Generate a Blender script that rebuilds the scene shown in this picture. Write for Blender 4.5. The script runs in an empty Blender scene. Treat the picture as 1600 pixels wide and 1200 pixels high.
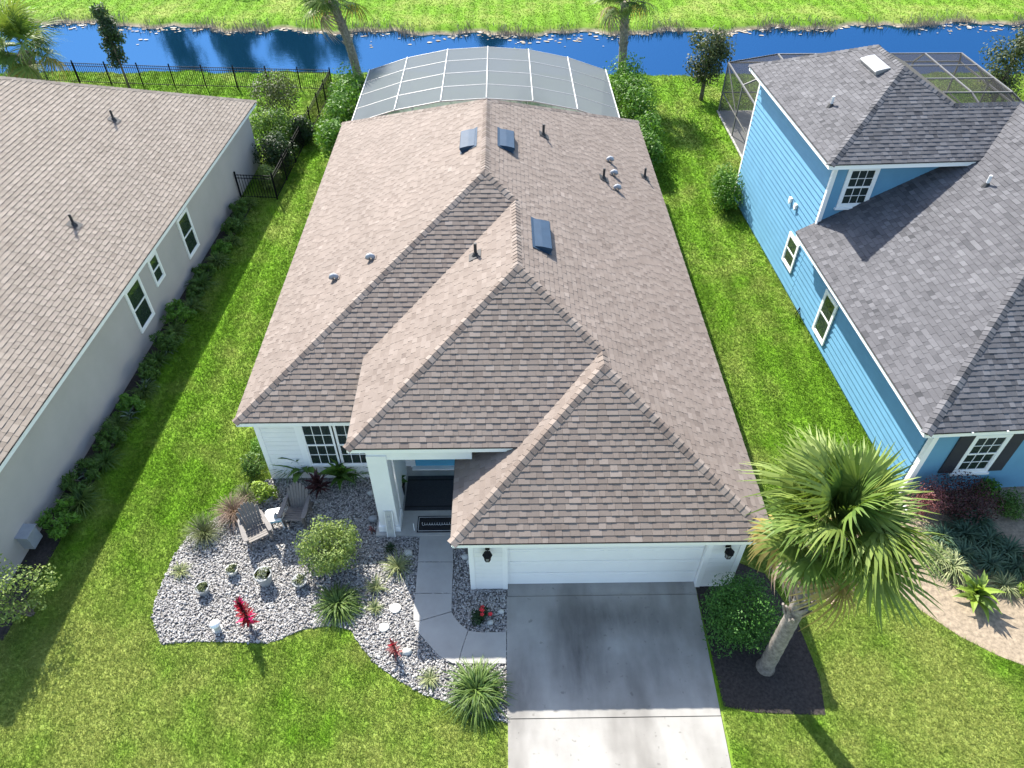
import bpy, math, random
import numpy as np
from mathutils import Vector, Matrix, Euler

R = math.radians
sc = bpy.context.scene
COL = sc.collection
random.seed(7)
rng = np.random.default_rng(7)

# ---------------------------------------------------------------- camera
F_PX, CAM_H, PITCH, YAW = 1120.0, 16.9, R(43.8), R(0.81)
cam_data = bpy.data.cameras.new('camera')
cam = bpy.data.objects.new('camera', cam_data)
COL.objects.link(cam)
cam_data.sensor_width = 36
cam_data.lens = F_PX / 1600 * 36
cam_data.clip_end = 3000
cam.location = (0, 0, CAM_H)
cam.rotation_euler = (R(90) - PITCH, 0, -YAW)
sc.camera = cam

# ---------------------------------------------------------------- sky, sun, exposure
SUN = Vector((-0.49, 1.0, 1.0)).normalized()          # towards the sun
SUN_EL = math.asin(SUN.z)
SUN_AZ = math.atan2(SUN.x, SUN.y)                      # from +Y, clockwise
w = bpy.data.worlds.new('World')
sc.world = w
w.use_nodes = True
nt = w.node_tree
bg = nt.nodes['Background']
sky = nt.nodes.new('ShaderNodeTexSky')
sky.sky_type = 'NISHITA'
sky.sun_disc = False
sky.sun_elevation = SUN_EL
sky.sun_rotation = SUN_AZ
sky.air_density = 1.0
sky.dust_density = 1.2
sky.ozone_density = 0.8
nt.links.new(sky.outputs[0], bg.inputs[0])
bg.inputs[1].default_value = 0.135
sd = bpy.data.lights.new('sun', 'SUN')
so = bpy.data.objects.new('sun', sd)
COL.objects.link(so)
sd.energy = 4.6
sd.angle = R(0.5)
sd.color = (1.0, 0.95, 0.86)
so.rotation_euler = SUN.to_track_quat('Z', 'Y').to_euler()
so.location = (-20, 40, 60)
vs = sc.view_settings
vs.view_transform = 'Standard'
vs.look = 'None'
vs.gamma = 1
vs.use_curve_mapping = False
vs.exposure = 1.40

# ---------------------------------------------------------------- photo pixel -> place
_F = np.array([math.sin(YAW) * math.cos(PITCH), math.cos(YAW) * math.cos(PITCH), -math.sin(PITCH)])
_R = np.array([math.cos(YAW), -math.sin(YAW), 0])
_U = np.cross(_R, _F)
_C = np.array([0, 0, CAM_H])

def ray(x, y):
    return _F + _R * (x - 800) / F_PX - _U * (y - 600) / F_PX

def on_plane(x, y, p0, n):
    d = ray(x, y); n = np.array(n, float)
    t = ((np.array(p0, float) - _C) @ n) / (d @ n)
    return Vector(_C + d * t)

def G(x, y, z=0.0):
    return on_plane(x, y, (0, 0, z), (0, 0, 1))

# ---------------------------------------------------------------- materials
def new_mat(name):
    m = bpy.data.materials.new(name); m.use_nodes = True
    n = m.node_tree; b = n.nodes['Principled BSDF']
    return m, n, b

def N(nt, t, **kw):
    n = nt.nodes.new(t)
    for k, v in kw.items():
        if k in n.inputs.keys() if hasattr(n.inputs, 'keys') else False:
            n.inputs[k].default_value = v
        else:
            setattr(n, k, v)
    return n

def ramp(nt, fac, stops):
    r = nt.nodes.new('ShaderNodeValToRGB')
    els = r.color_ramp.elements
    while len(els) < len(stops): els.new(0.5)
    for e, (p, c) in zip(els, stops):
        e.position = p; e.color = (*c, 1)
    nt.links.new(fac, r.inputs[0])
    return r.outputs[0]

def geo_pos(nt):
    return nt.nodes.new('ShaderNodeNewGeometry').outputs['Position']

def noise(nt, scale, detail=4, rough=0.55, vec=None):
    n = nt.nodes.new('ShaderNodeTexNoise')
    n.inputs['Scale'].default_value = scale
    n.inputs['Detail'].default_value = detail
    n.inputs['Roughness'].default_value = rough
    if vec is not None: nt.links.new(vec, n.inputs['Vector'])
    return n.outputs['Fac']

def mix(nt, fac, a, b, mode='MIX'):
    m = nt.nodes.new('ShaderNodeMix'); m.data_type = 'RGBA'; m.blend_type = mode
    def s(i, v):
        if hasattr(v, 'is_linked') or hasattr(v, 'links'): nt.links.new(v, m.inputs[i])
        elif isinstance(v, (int, float)): m.inputs[i].default_value = v
        else: m.inputs[i].default_value = (*v, 1)
    s(0, fac); s(6, a); s(7, b)
    return m.outputs[2]

def bump(nt, b, height, strength=0.3, dist=0.02):
    n = nt.nodes.new('ShaderNodeBump')
    n.inputs['Strength'].default_value = strength
    n.inputs['Distance'].default_value = dist
    nt.links.new(height, n.inputs['Height'])
    nt.links.new(n.outputs[0], b.inputs['Normal'])

def simple(name, col, rough=0.7, var=0.12, scale=3.0, bscale=None, bstr=0.2, metal=0.0, spec=0.4):
    m, n, b = new_mat(name)
    p = geo_pos(n)
    f = noise(n, scale, 5, 0.6, p)
    lo = tuple(max(0, c * (1 - var)) for c in col); hi = tuple(min(1, c * (1 + var)) for c in col)
    n.links.new(ramp(n, f, [(0.3, lo), (0.7, hi)]), b.inputs['Base Color'])
    b.inputs['Roughness'].default_value = rough
    b.inputs['Metallic'].default_value = metal
    b.inputs['Specular IOR Level'].default_value = spec
    if bscale:
        bump(n, b, noise(n, bscale, 4, 0.6, p), bstr, 0.01)
    return m

def tone_mat(name, stops, rough=0.85, grain=60.0, gamt=0.25, large=None, bstr=0.4, spec=0.25):
    """colour from the per-piece 'tone' attribute, plus grain"""
    m, n, b = new_mat(name)
    a = n.nodes.new('ShaderNodeAttribute'); a.attribute_name = 'tone'
    col = ramp(n, a.outputs['Fac'], stops)
    p = geo_pos(n)
    g = noise(n, grain, 3, 0.7, p)
    col = mix(n, gamt, col, ramp(n, g, [(0.25, (0.25, 0.25, 0.25)), (0.75, (0.78, 0.78, 0.78))]), 'OVERLAY')
    if large:
        mp = n.nodes.new('ShaderNodeMapping'); mp.inputs['Scale'].default_value = (1, 1, 0.35); n.links.new(p, mp.inputs[0])
        l = noise(n, large * 2, 5, 0.65, mp.outputs[0])
        col = mix(n, 0.5, col, ramp(n, l, [(0.3, (0.42, 0.42, 0.42)), (0.7, (0.58, 0.58, 0.58))]), 'OVERLAY')
    n.links.new(col, b.inputs['Base Color'])
    b.inputs['Roughness'].default_value = rough
    b.inputs['Specular IOR Level'].default_value = spec
    if bstr: bump(n, b, g, bstr, 0.004)
    return m

def leaf_mat(name, dark, light, trans=0.3, rough=0.55, spec=0.3):
    m, n, b = new_mat(name)
    a = n.nodes.new('ShaderNodeAttribute'); a.attribute_name = 'tone'
    col = ramp(n, a.outputs['Fac'], [(0.0, dark), (1.0, light)])
    n.links.new(col, b.inputs['Base Color'])
    b.inputs['Roughness'].default_value = rough
    b.inputs['Specular IOR Level'].default_value = spec
    t = n.nodes.new('ShaderNodeBsdfTranslucent')
    n.links.new(mix(n, 1.0, col, (1.0, 1.0, 0.55), 'MULTIPLY'), t.inputs['Color'])
    ms = n.nodes.new('ShaderNodeMixShader'); ms.inputs[0].default_value = trans
    out = n.nodes['Material Output']
    n.links.new(b.outputs[0], ms.inputs[1]); n.links.new(t.outputs[0], ms.inputs[2])
    n.links.new(ms.outputs[0], out.inputs[0])
    return m

M = {}
M['shingle_tan'] = tone_mat('shingle_tan', [(0.0, (0.131, 0.103, 0.088)), (0.35, (0.169, 0.136, 0.116)), (0.7, (0.202, 0.166, 0.143)), (1.0, (0.238, 0.199, 0.174))], large=0.35)
M['shingle_beige'] = tone_mat('shingle_beige', [(0.0, (0.170, 0.142, 0.116)), (0.5, (0.216, 0.184, 0.153)), (1.0, (0.258, 0.222, 0.187))], large=0.3)
M['shingle_slate'] = tone_mat('shingle_slate', [(0.0, (0.043, 0.044, 0.049)), (0.45, (0.083, 0.082, 0.089)), (0.75, (0.106, 0.105, 0.113)), (1.0, (0.132, 0.131, 0.140))], large=0.4)
M['deck_felt'] = simple('deck_felt', (0.05, 0.045, 0.04), 0.95)
M['white_paint'] = simple('white_paint', (0.80, 0.80, 0.79), 0.55, 0.05, 1.2, 40, 0.05)
M['white_trim'] = simple('white_trim', (0.85, 0.85, 0.835), 0.45, 0.02, 2)
M['stucco_grey'] = simple('stucco_grey', (0.43, 0.40, 0.38), 0.9, 0.06, 0.8, 45, 0.25)
M['blue_paint'] = simple('blue_paint', (0.125, 0.30, 0.45), 0.55, 0.06, 1.5, 30, 0.05)
M['door_blue'] = simple('door_blue', (0.12, 0.42, 0.62), 0.4, 0.05, 2)
M['fascia_dark'] = simple('fascia_dark', (0.05, 0.045, 0.045), 0.6)
M['black_metal'] = simple('black_metal', (0.008, 0.008, 0.009), 0.7, 0.2, 5, spec=0.15)
M['vent_metal'] = simple('vent_metal', (0.028, 0.055, 0.095), 0.55, 0.1, 4, spec=0.15)
M['pipe_dark'] = simple('pipe_dark', (0.03, 0.03, 0.032), 0.6)
M['pipe_white'] = simple('pipe_white', (0.6, 0.6, 0.6), 0.5)
M['galv'] = simple('galv', (0.38, 0.38, 0.38), 0.4, 0.15, 9, metal=0.5)
M['shutter'] = simple('shutter', (0.03, 0.032, 0.042), 0.6)
M['porch_slab'] = simple('porch_slab', (0.36, 0.35, 0.33), 0.8, 0.12, 3, 50, 0.15)
M['rug'] = simple('rug', (0.035, 0.038, 0.045), 0.95, 0.25, 30, 90, 0.5)
M['mat_black'] = simple('mat_black', (0.015, 0.015, 0.017), 0.9, 0.2, 20)
M['mat_white'] = simple('mat_white', (0.6, 0.6, 0.6), 0.9)
M['bark'] = simple('bark', (0.15, 0.125, 0.105), 0.95, 0.35, 7, 22, 0.8)
M['palm_trunk'] = simple('palm_trunk', (0.20, 0.178, 0.155), 0.95, 0.5, 9, 22, 1.0)
M['mulch'] = simple('mulch', (0.035, 0.029, 0.026), 0.98, 0.5, 14, 30, 1.0)
M['straw'] = simple('straw', (0.26, 0.208, 0.148), 0.95, 0.35, 9, 40, 0.9)
M['gravel_base'] = simple('gravel_base', (0.13, 0.125, 0.12), 0.95, 0.4, 25, 40, 0.8)
M['stone'] = tone_mat('stone', [(0.0, (0.111, 0.105, 0.106)), (0.3, (0.250, 0.239, 0.234)), (0.7, (0.361, 0.347, 0.332)), (1.0, (0.500, 0.491, 0.466))], 0.8, 30, 0.15)
M['chair_wood'] = simple('chair_wood', (0.155, 0.14, 0.13), 0.65, 0.15, 12)
M['aqua'] = simple('aqua', (0.30, 0.58, 0.66), 0.5)
M['pot_grey'] = simple('pot_grey', (0.27, 0.285, 0.295), 0.6, 0.1, 6)
M['pot_white'] = simple('pot_white', (0.48, 0.48, 0.45), 0.6, 0.1, 6)
M['pot_black'] = simple('pot_black', (0.012, 0.012, 0.012), 0.5)
M['soil'] = simple('soil', (0.05, 0.04, 0.03), 0.95, 0.4, 25)
M['cage_white'] = simple('cage_white', (0.60, 0.61, 0.62), 0.5)
M['cage_bronze'] = simple('cage_bronze', (0.15, 0.145, 0.14), 0.5)
M['utility'] = simple('utility', (0.30, 0.32, 0.35), 0.5)
M['dried'] = tone_mat('dried', [(0, (0.227, 0.181, 0.124)), (0.6, (0.365, 0.322, 0.257)), (1, (0.501, 0.479, 0.431))], 0.9, 20, 0.2)

def glass_mat():
    m, n, b = new_mat('window_glass')
    b.inputs['Base Color'].default_value = (0.022, 0.034, 0.030, 1)
    b.inputs['Roughness'].default_value = 0.04
    b.inputs['Specular IOR Level'].default_value = 0.9
    bump(n, b, noise(n, 1.5, 2, 0.5, geo_pos(n)), 0.05, 0.02)
    return m
M['glass'] = glass_mat()

def lamp_glass():
    m, n, b = new_mat('lamp_glass')
    b.inputs['Base Color'].default_value = (0.5, 0.5, 0.5, 1)
    b.inputs['Roughness'].default_value = 0.1
    b.inputs['Transmission Weight'].default_value = 0.6
    return m
M['lamp_glass'] = lamp_glass()

def screen_mat(name, col, opac):
    m, n, b = new_mat(name)
    d = n.nodes.new('ShaderNodeBsdfDiffuse'); d.inputs[0].default_value = (*col, 1)
    tl = n.nodes.new('ShaderNodeBsdfTranslucent'); tl.inputs[0].default_value = (*col, 1)
    m1 = n.nodes.new('ShaderNodeMixShader'); m1.inputs[0].default_value = 0.45
    n.links.new(d.outputs[0], m1.inputs[1]); n.links.new(tl.outputs[0], m1.inputs[2])
    tr = n.nodes.new('ShaderNodeBsdfTransparent')
    m2 = n.nodes.new('ShaderNodeMixShader')
    f = noise(n, 0.6, 3, 0.5, geo_pos(n))
    mr = n.nodes.new('ShaderNodeMapRange'); mr.inputs['To Min'].default_value = opac - 0.06; mr.inputs['To Max'].default_value = opac + 0.06
    n.links.new(f, mr.inputs['Value']); n.links.new(mr.outputs[0], m2.inputs[0])
    n.links.new(tr.outputs[0], m2.inputs[1]); n.links.new(m1.outputs[0], m2.inputs[2])
    n.links.new(m2.outputs[0], n.nodes['Material Output'].inputs[0])
    return m
M['screen_pale'] = screen_mat('screen_pale', (0.225, 0.252, 0.268), 0.82)
M['screen_dark'] = screen_mat('screen_dark', (0.07, 0.068, 0.068), 0.50)

def lawn_colour(n, p, tone=None):
    big = noise(n, 0.22, 4, 0.6, p)
    mid = noise(n, 0.9, 4, 0.6, p)
    fine = noise(n, 9.0, 4, 0.7, p)
    green = ramp(n, fine, [(0.25, (0.077, 0.169, 0.013)), (0.6, (0.131, 0.254, 0.018)), (0.85, (0.181, 0.309, 0.030))])
    dry = ramp(n, fine, [(0.25, (0.152, 0.212, 0.039)), (0.7, (0.304, 0.345, 0.090))])
    # dry patches
    add = n.nodes.new('ShaderNodeMath'); add.operation = 'ADD'
    n.links.new(big, add.inputs[0])
    m2 = n.nodes.new('ShaderNodeMath'); m2.operation = 'MULTIPLY'; m2.inputs[1].default_value = 0.55
    n.links.new(mid, m2.inputs[0]); n.links.new(m2.outputs[0], add.inputs[1])
    # lawn is drier in the open front yard
    sx = n.nodes.new('ShaderNodeSeparateXYZ'); n.links.new(p, sx.inputs[0])
    mr = n.nodes.new('ShaderNodeMapRange'); mr.inputs['From Min'].default_value = 14; mr.inputs['From Max'].default_value = 5
    mr.inputs['To Min'].default_value = -0.03; mr.inputs['To Max'].default_value = 0.17
    n.links.new(sx.outputs[1], mr.inputs['Value'])
    a2 = n.nodes.new('ShaderNodeMath'); a2.operation = 'ADD'
    n.links.new(add.outputs[0], a2.inputs[0]); n.links.new(mr.outputs[0], a2.inputs[1])
    wv = n.nodes.new('ShaderNodeTexWave'); wv.wave_type = 'BANDS'; wv.bands_direction = 'X'; wv.inputs['Scale'].default_value = 0.28; wv.inputs['Distortion'].default_value = 1.2; wv.inputs['Detail'].default_value = 3; wv.inputs['Detail Scale'].default_value = 0.6
    n.links.new(p, wv.inputs[0])
    green = mix(n, 0.5, green, ramp(n, wv.outputs[1], [(0.2, (0.36, 0.36, 0.36)), (0.8, (0.64, 0.64, 0.62))]), 'OVERLAY')
    f = ramp(n, a2.outputs[0], [(0.70, (0, 0, 0)), (1.04, (1, 1, 1))])
    col = mix(n, f, green, dry)
    if tone is not None:
        col = mix(n, 0.75, col, ramp(n, tone, [(0, (0.24, 0.25, 0.24)), (1, (0.76, 0.74, 0.68))]), 'OVERLAY')
    return col, fine, sx

def lawn_mat():
    m, n, b = new_mat('lawn')
    p = geo_pos(n)
    col, fine, sx = lawn_colour(n, p)
    # bare sandy margin at the waterline (by height of the bank)
    mr = n.nodes.new('ShaderNodeMapRange'); mr.inputs['From Min'].default_value = -0.16; mr.inputs['From Max'].default_value = -0.30
    n.links.new(sx.outputs[2], mr.inputs['Value'])
    col = mix(n, mr.outputs[0], col, ramp(n, noise(n, 2.5, 5, 0.7, p), [(0.3, (0.16, 0.12, 0.07)), (0.7, (0.42, 0.36, 0.27))]))
    n.links.new(col, b.inputs['Base Color'])
    b.inputs['Roughness'].default_value = 0.95
    b.inputs['Specular IOR Level'].default_value = 0.1
    bump(n, b, noise(n, 14, 5, 0.75, p), 0.35, 0.04)
    return m
M['lawn'] = lawn_mat()

def blade_mat():
    m, n, b = new_mat('grass_blade')
    a = n.nodes.new('ShaderNodeAttribute'); a.attribute_name = 'tone'
    col, fine, sx = lawn_colour(n, geo_pos(n), a.outputs['Fac'])
    n.links.new(col, b.inputs['Base Color'])
    b.inputs['Roughness'].default_value = 0.7
    b.inputs['Specular IOR Level'].default_value = 0.15
    t = n.nodes.new('ShaderNodeBsdfTranslucent'); n.links.new(col, t.inputs[0])
    ms = n.nodes.new('ShaderNodeMixShader'); ms.inputs[0].default_value = 0.45
    n.links.new(b.outputs[0], ms.inputs[1]); n.links.new(t.outputs[0], ms.inputs[2])
    n.links.new(ms.outputs[0], n.nodes['Material Output'].inputs[0])
    return m
M['blade'] = blade_mat()

def concrete_mat(name, base, stains):
    m, n, b = new_mat(name)
    p = geo_pos(n)
    f = noise(n, 1.3, 6, 0.65, p)
    col = ramp(n, f, [(0.3, tuple(c * 0.86 for c in base)), (0.7, tuple(min(1, c * 1.08) for c in base))])
    if stains:
        mp = n.nodes.new('ShaderNodeMapping'); mp.inputs['Scale'].default_value = (1.0, 0.35, 1)
        n.links.new(p, mp.inputs[0])
        s = noise(n, 0.75, 4, 0.55, mp.outputs[0])
        k = ramp(n, s, [(0.45, (1, 1, 1)), (0.62, (0.62, 0.61, 0.60)), (0.75, (0.45, 0.44, 0.43))])
        col = mix(n, 0.85, col, k, 'MULTIPLY')
        s2 = noise(n, 7, 3, 0.5, p)
        col = mix(n, 0.7, col, ramp(n, s2, [(0.26, (0.55, 0.54, 0.53)), (0.34, (1, 1, 1))]), 'MULTIPLY')
    if stains:
        # tyre and oil stain in the middle of the parking bay
        for cx, cy, sx, sy, amt in ((1.75, 8.1, 0.95, 2.1, 0.62), (2.6, 9.0, 2.4, 0.75, 0.55), (0.35, 7.2, 0.6, 1.6, 0.5), (3.6, 7.9, 0.9, 1.8, 0.35), (2.9, 7.2, 0.5, 0.9, 0.3)):
            mp = n.nodes.new('ShaderNodeMapping'); mp.vector_type = 'POINT'
            mp.inputs['Location'].default_value = (-cx / sx, -cy / sy, 0); mp.inputs['Scale'].default_value = (1 / sx, 1 / sy, 0)
            n.links.new(p, mp.inputs[0])
            gr = n.nodes.new('ShaderNodeTexGradient'); gr.gradient_type = 'SPHERICAL'; n.links.new(mp.outputs[0], gr.inputs[0])
            ml = n.nodes.new('ShaderNodeMath'); ml.operation = 'MULTIPLY'; n.links.new(gr.outputs[1], ml.inputs[0])
            mq = n.nodes.new('ShaderNodeMapping'); mq.inputs['Scale'].default_value = (2.2, 0.6, 1); n.links.new(p, mq.inputs[0])
            n.links.new(noise(n, 1.5, 6, 0.7, mq.outputs[0]), ml.inputs[1])
            m3 = n.nodes.new('ShaderNodeMath'); m3.operation = 'MULTIPLY'; m3.inputs[1].default_value = amt * 2.5; m3.use_clamp = True
            n.links.new(ml.outputs[0], m3.inputs[0])
            col = mix(n, m3.outputs[0], col, (0.10, 0.095, 0.09))
    n.links.new(col, b.inputs['Base Color'])
    b.inputs['Roughness'].default_value = 0.85
    b.inputs['Specular IOR Level'].default_value = 0.25
    bump(n, b, noise(n, 60, 4, 0.7, p), 0.2, 0.004)
    return m
M['concrete'] = concrete_mat('concrete', (0.335, 0.322, 0.298), True)
M['walk'] = concrete_mat('walk_concrete', (0.36, 0.35, 0.33), False)

def water_mat():
    m, n, b = new_mat('pond_water')
    p = geo_pos(n)
    mp = n.nodes.new('ShaderNodeMapping'); mp.inputs['Scale'].default_value = (1, 1.6, 1)
    n.links.new(p, mp.inputs[0])
    d = n.nodes.new('ShaderNodeBsdfDiffuse'); d.inputs[0].default_value = (0.002, 0.014, 0.030, 1)
    g = n.nodes.new('ShaderNodeBsdfGlossy'); g.inputs['Roughness'].default_value = 0.05
    g.inputs[0].default_value = (0.034, 0.094, 0.205, 1)
    bn = n.nodes.new('ShaderNodeBump'); bn.inputs['Strength'].default_value = 0.06; bn.inputs['Distance'].default_value = 0.05
    n.links.new(noise(n, 2.6, 5, 0.6, mp.outputs[0]), bn.inputs['Height'])
    n.links.new(bn.outputs[0], g.inputs['Normal'])
    ad = n.nodes.new('ShaderNodeAddShader')
    n.links.new(d.outputs[0], ad.inputs[0]); n.links.new(g.outputs[0], ad.inputs[1])
    n.links.new(ad.outputs[0], n.nodes['Material Output'].inputs[0])
    return m
M['water'] = water_mat()

L_ = leaf_mat
M['lf_bush'] = L_('leaf_bush', (0.039, 0.091, 0.017), (0.111, 0.208, 0.036))
M['lf_hedge'] = L_('leaf_hedge', (0.047, 0.126, 0.014), (0.149, 0.308, 0.036))
M['lf_dark'] = L_('leaf_dark', (0.012, 0.032, 0.012), (0.045, 0.085, 0.030))
M['lf_box'] = L_('leaf_box', (0.024, 0.085, 0.017), (0.095, 0.238, 0.038))
M['lf_light'] = L_('leaf_light', (0.106, 0.168, 0.039), (0.288, 0.372, 0.105))
M['lf_lime'] = L_('leaf_lime', (0.12, 0.20, 0.02), (0.27, 0.38, 0.05))
M['lf_oak'] = L_('leaf_oak', (0.030, 0.050, 0.018), (0.120, 0.145, 0.055))
M['lf_strap'] = L_('leaf_strap', (0.030, 0.080, 0.015), (0.170, 0.250, 0.055))
M['lf_teal'] = L_('leaf_teal', (0.030, 0.075, 0.045), (0.110, 0.180, 0.110))
M['lf_varieg'] = L_('leaf_varieg', (0.09, 0.14, 0.05), (0.42, 0.44, 0.22))
M['lf_muhly'] = L_('leaf_muhly', (0.055, 0.085, 0.030), (0.190, 0.210, 0.095))
M['lf_pink'] = L_('leaf_pink', (0.12, 0.085, 0.06), (0.34, 0.24, 0.19))
M['lf_red'] = L_('leaf_red', (0.080, 0.008, 0.012), (0.440, 0.024, 0.048), 0.35)
M['lf_magenta'] = L_('leaf_magenta', (0.45, 0.01, 0.10), (0.70, 0.03, 0.18), 0.35)
M['lf_purple'] = L_('leaf_purple', (0.030, 0.012, 0.016), (0.120, 0.045, 0.048))
M['lf_burg'] = L_('leaf_burgundy', (0.10, 0.030, 0.035), (0.32, 0.12, 0.12))
M['lf_palm'] = L_('leaf_palm', (0.046, 0.103, 0.018), (0.172, 0.259, 0.050))
M['lf_palm_young'] = L_('leaf_palm_young', (0.085, 0.145, 0.020), (0.250, 0.320, 0.075))
M['lf_palm_old'] = L_('leaf_palm_old', (0.26, 0.20, 0.05), (0.45, 0.36, 0.14))
M['lf_palm_dead'] = L_('leaf_palm_dead', (0.24, 0.16, 0.11), (0.42, 0.31, 0.25), 0.15)
M['lf_brom'] = L_('leaf_bromeliad', (0.050, 0.095, 0.055), (0.20, 0.27, 0.20))
M['lf_tree'] = L_('leaf_tree', (0.020, 0.045, 0.018), (0.065, 0.110, 0.045))
M['flower'] = simple('flower', (0.55, 0.02, 0.03), 0.6)

# ---------------------------------------------------------------- mesh helpers
class MB:
    def __init__(s): s.v = []; s.f = []; s.t = []
    def add(s, vs, fs, tone=0.5):
        o = len(s.v); s.v += [tuple(v) for v in vs]
        for f in fs: s.f.append([i + o for i in f]); s.t.append(tone)
        return s
    def box(s, c, d, rot=None, tone=0.5):
        x, y, z = d[0] / 2, d[1] / 2, d[2] / 2
        P = [Vector(p) for p in ((-x, -y, -z), (x, -y, -z), (x, y, -z), (-x, y, -z), (-x, -y, z), (x, -y, z), (x, y, z), (-x, y, z))]
        if rot is not None:
            m = rot if isinstance(rot, Matrix) else Euler(rot).to_matrix()
            P = [m @ p for p in P]
        c = Vector(c)
        return s.add([p + c for p in P], [(0, 3, 2, 1), (4, 5, 6, 7), (0, 1, 5, 4), (1, 2, 6, 5), (2, 3, 7, 6), (3, 0, 4, 7)], tone)
    def bar(s, a, b, w, h=None, tone=0.5):
        a = Vector(a); b = Vector(b); h = h or w
        d = b - a; L = d.length
        q = d.to_track_quat('X', 'Z').to_matrix()
        return s.box((a + b) / 2, (L, w, h), q, tone)
    def prism(s, poly, z0, z1, tone=0.5):
        n = len(poly)
        area = sum(poly[i][0] * poly[(i + 1) % n][1] - poly[(i + 1) % n][0] * poly[i][1] for i in range(n))
        if area < 0: poly = poly[::-1]
        vs = [(p[0], p[1], z0) for p in poly] + [(p[0], p[1], z1) for p in poly]
        fs = [tuple(range(n - 1, -1, -1)), tuple(range(n, 2 * n))] + [(i, (i + 1) % n, n + (i + 1) % n, n + i) for i in range(n)]
        return s.add(vs, fs, tone)
    def tube(s, pts, rad, n=8, tone=0.5, cap=True):
        pts = [Vector(p) for p in pts]; rings = []
        o = len(s.v)
        for i, p in enumerate(pts):
            d = (pts[min(i + 1, len(pts) - 1)] - pts[max(i - 1, 0)]).normalized()
            q = d.to_track_quat('Z', 'Y').to_matrix()
            r = rad[i] if hasattr(rad, '__len__') else rad
            for k in range(n):
                a = 2 * math.pi * k / n
                s.v.append(tuple(p + q @ Vector((r * math.cos(a), r * math.sin(a), 0))))
        for i in range(len(pts) - 1):
            for k in range(n):
                a = o + i * n + k; b = o + i * n + (k + 1) % n
                s.f.append([a, b, b + n, a + n]); s.t.append(tone)
        if cap:
            s.f.append([o + k for k in range(n)][::-1]); s.t.append(tone)
            s.f.append([o + (len(pts) - 1) * n + k for k in range(n)]); s.t.append(tone)
        return s
    def mesh(s, name):
        me = bpy.data.meshes.new(name)
        me.from_pydata(s.v, [], s.f); me.update()
        a = me.attributes.new('tone', 'FLOAT', 'FACE')
        a.data.foreach_set('value', np.array(s.t, np.float32))
        return me
    def build(s, name, m, parent=None, smooth=False):
        return link(name, s.mesh(name), m, parent, smooth)

INV = {}
def link(name, me, m, parent=None, smooth=False):
    if m is not None and len(me.materials) == 0: me.materials.append(M[m] if isinstance(m, str) else m)
    if smooth: me.polygons.foreach_set('use_smooth', np.ones(len(me.polygons), bool))
    o = bpy.data.objects.new(name, me)
    COL.objects.link(o)
    if parent is not None:
        o.parent = parent
        if parent in INV: o.matrix_parent_inverse = INV[parent]
    return o

def tag(o, label=None, cat=None, group=None, kind=None):
    if label: o['label'] = label
    if cat: o['category'] = cat
    if group: o['group'] = group
    if kind: o['kind'] = kind
    return o

def thing(name, label, cat, loc=(0, 0, 0), rz=0, group=None, world=False):
    o = bpy.data.objects.new(name, None); COL.objects.link(o)
    o.empty_display_size = 0.2
    o.location = loc; o.rotation_euler = (0, 0, rz)
    tag(o, label, cat, group)
    if world: INV[o] = (Matrix.Translation(loc) @ Matrix.Rotation(rz, 4, 'Z')).inverted()
    return o

def np_mesh(name, V, F, tone=None):
    """V (n,3), F (m,k)"""
    V = np.asarray(V, np.float32); F = np.asarray(F, np.int32); m, k = F.shape
    me = bpy.data.meshes.new(name)
    me.vertices.add(len(V)); me.vertices.foreach_set('co', V.ravel())
    me.loops.add(m * k); me.loops.foreach_set('vertex_index', F.ravel())
    me.polygons.add(m)
    me.polygons.foreach_set('loop_start', np.arange(0, m * k, k, dtype=np.int32))
    me.polygons.foreach_set('loop_total', np.full(m, k, np.int32))
    me.update(calc_edges=True)
    if tone is not None:
        a = me.attributes.new('tone', 'FLOAT', 'FACE'); a.data.foreach_set('value', np.asarray(tone, np.float32))
    return me

def in_poly(P, poly):
    x, y = P[:, 0], P[:, 1]; c = np.zeros(len(P), bool); n = len(poly)
    for i in range(n):
        x1, y1 = poly[i][0], poly[i][1]; x2, y2 = poly[(i + 1) % n][0], poly[(i + 1) % n][1]
        if y1 == y2: continue
        k = ((y1 > y) != (y2 > y)) & (x < (x2 - x1) * (y - y1) / (y2 - y1) + x1)
        c ^= k
    return c

def pxpoly(pts, z=0.0):
    return [tuple(G(x, y, z)[:2]) for x, y in pts]

# ---------------------------------------------------------------- shingled roofs
EXPO = 0.152
WID = [0.14, 0.18, 0.23, 0.29]
TILE_MESH = {}

def clip_poly(subj, u0, u1, v0, v1):
    out = subj
    for ax, lim, sgn in ((0, u0, 1), (0, u1, -1), (1, v0, 1), (1, v1, -1)):
        res = []; n = len(out)
        for i in range(n):
            a, b = out[i], out[(i + 1) % n]
            da, db = sgn * (a[ax] - lim), sgn * (b[ax] - lim)
            if da >= 0: res.append(a)
            if (da >= 0) != (db >= 0):
                t = da / (da - db); res.append((a[0] + (b[0] - a[0]) * t, a[1] + (b[1] - a[1]) * t))
        out = res
        if len(out) < 3: return []
    return out

def tile_mesh(mat, w, tone, hb):
    k = (mat, w, tone, hb)
    if k not in TILE_MESH:
        mb = MB(); L = EXPO * 1.12; ht = 0.006; g = 0.002
        mb.add([(g, 0, -0.004), (w - g, 0, -0.004), (w - g, L, -0.004), (g, L, -0.004), (g, 0, hb), (w - g, 0, hb), (w - g, L, ht), (g, L, ht)],
               [(0, 3, 2, 1), (4, 5, 6, 7), (0, 1, 5, 4), (1, 2, 6, 5), (2, 3, 7, 6), (3, 0, 4, 7)], tone)
        me = mb.mesh('shingle'); me.materials.append(M[mat]); TILE_MESH[k] = me
    return TILE_MESH[k]

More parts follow.
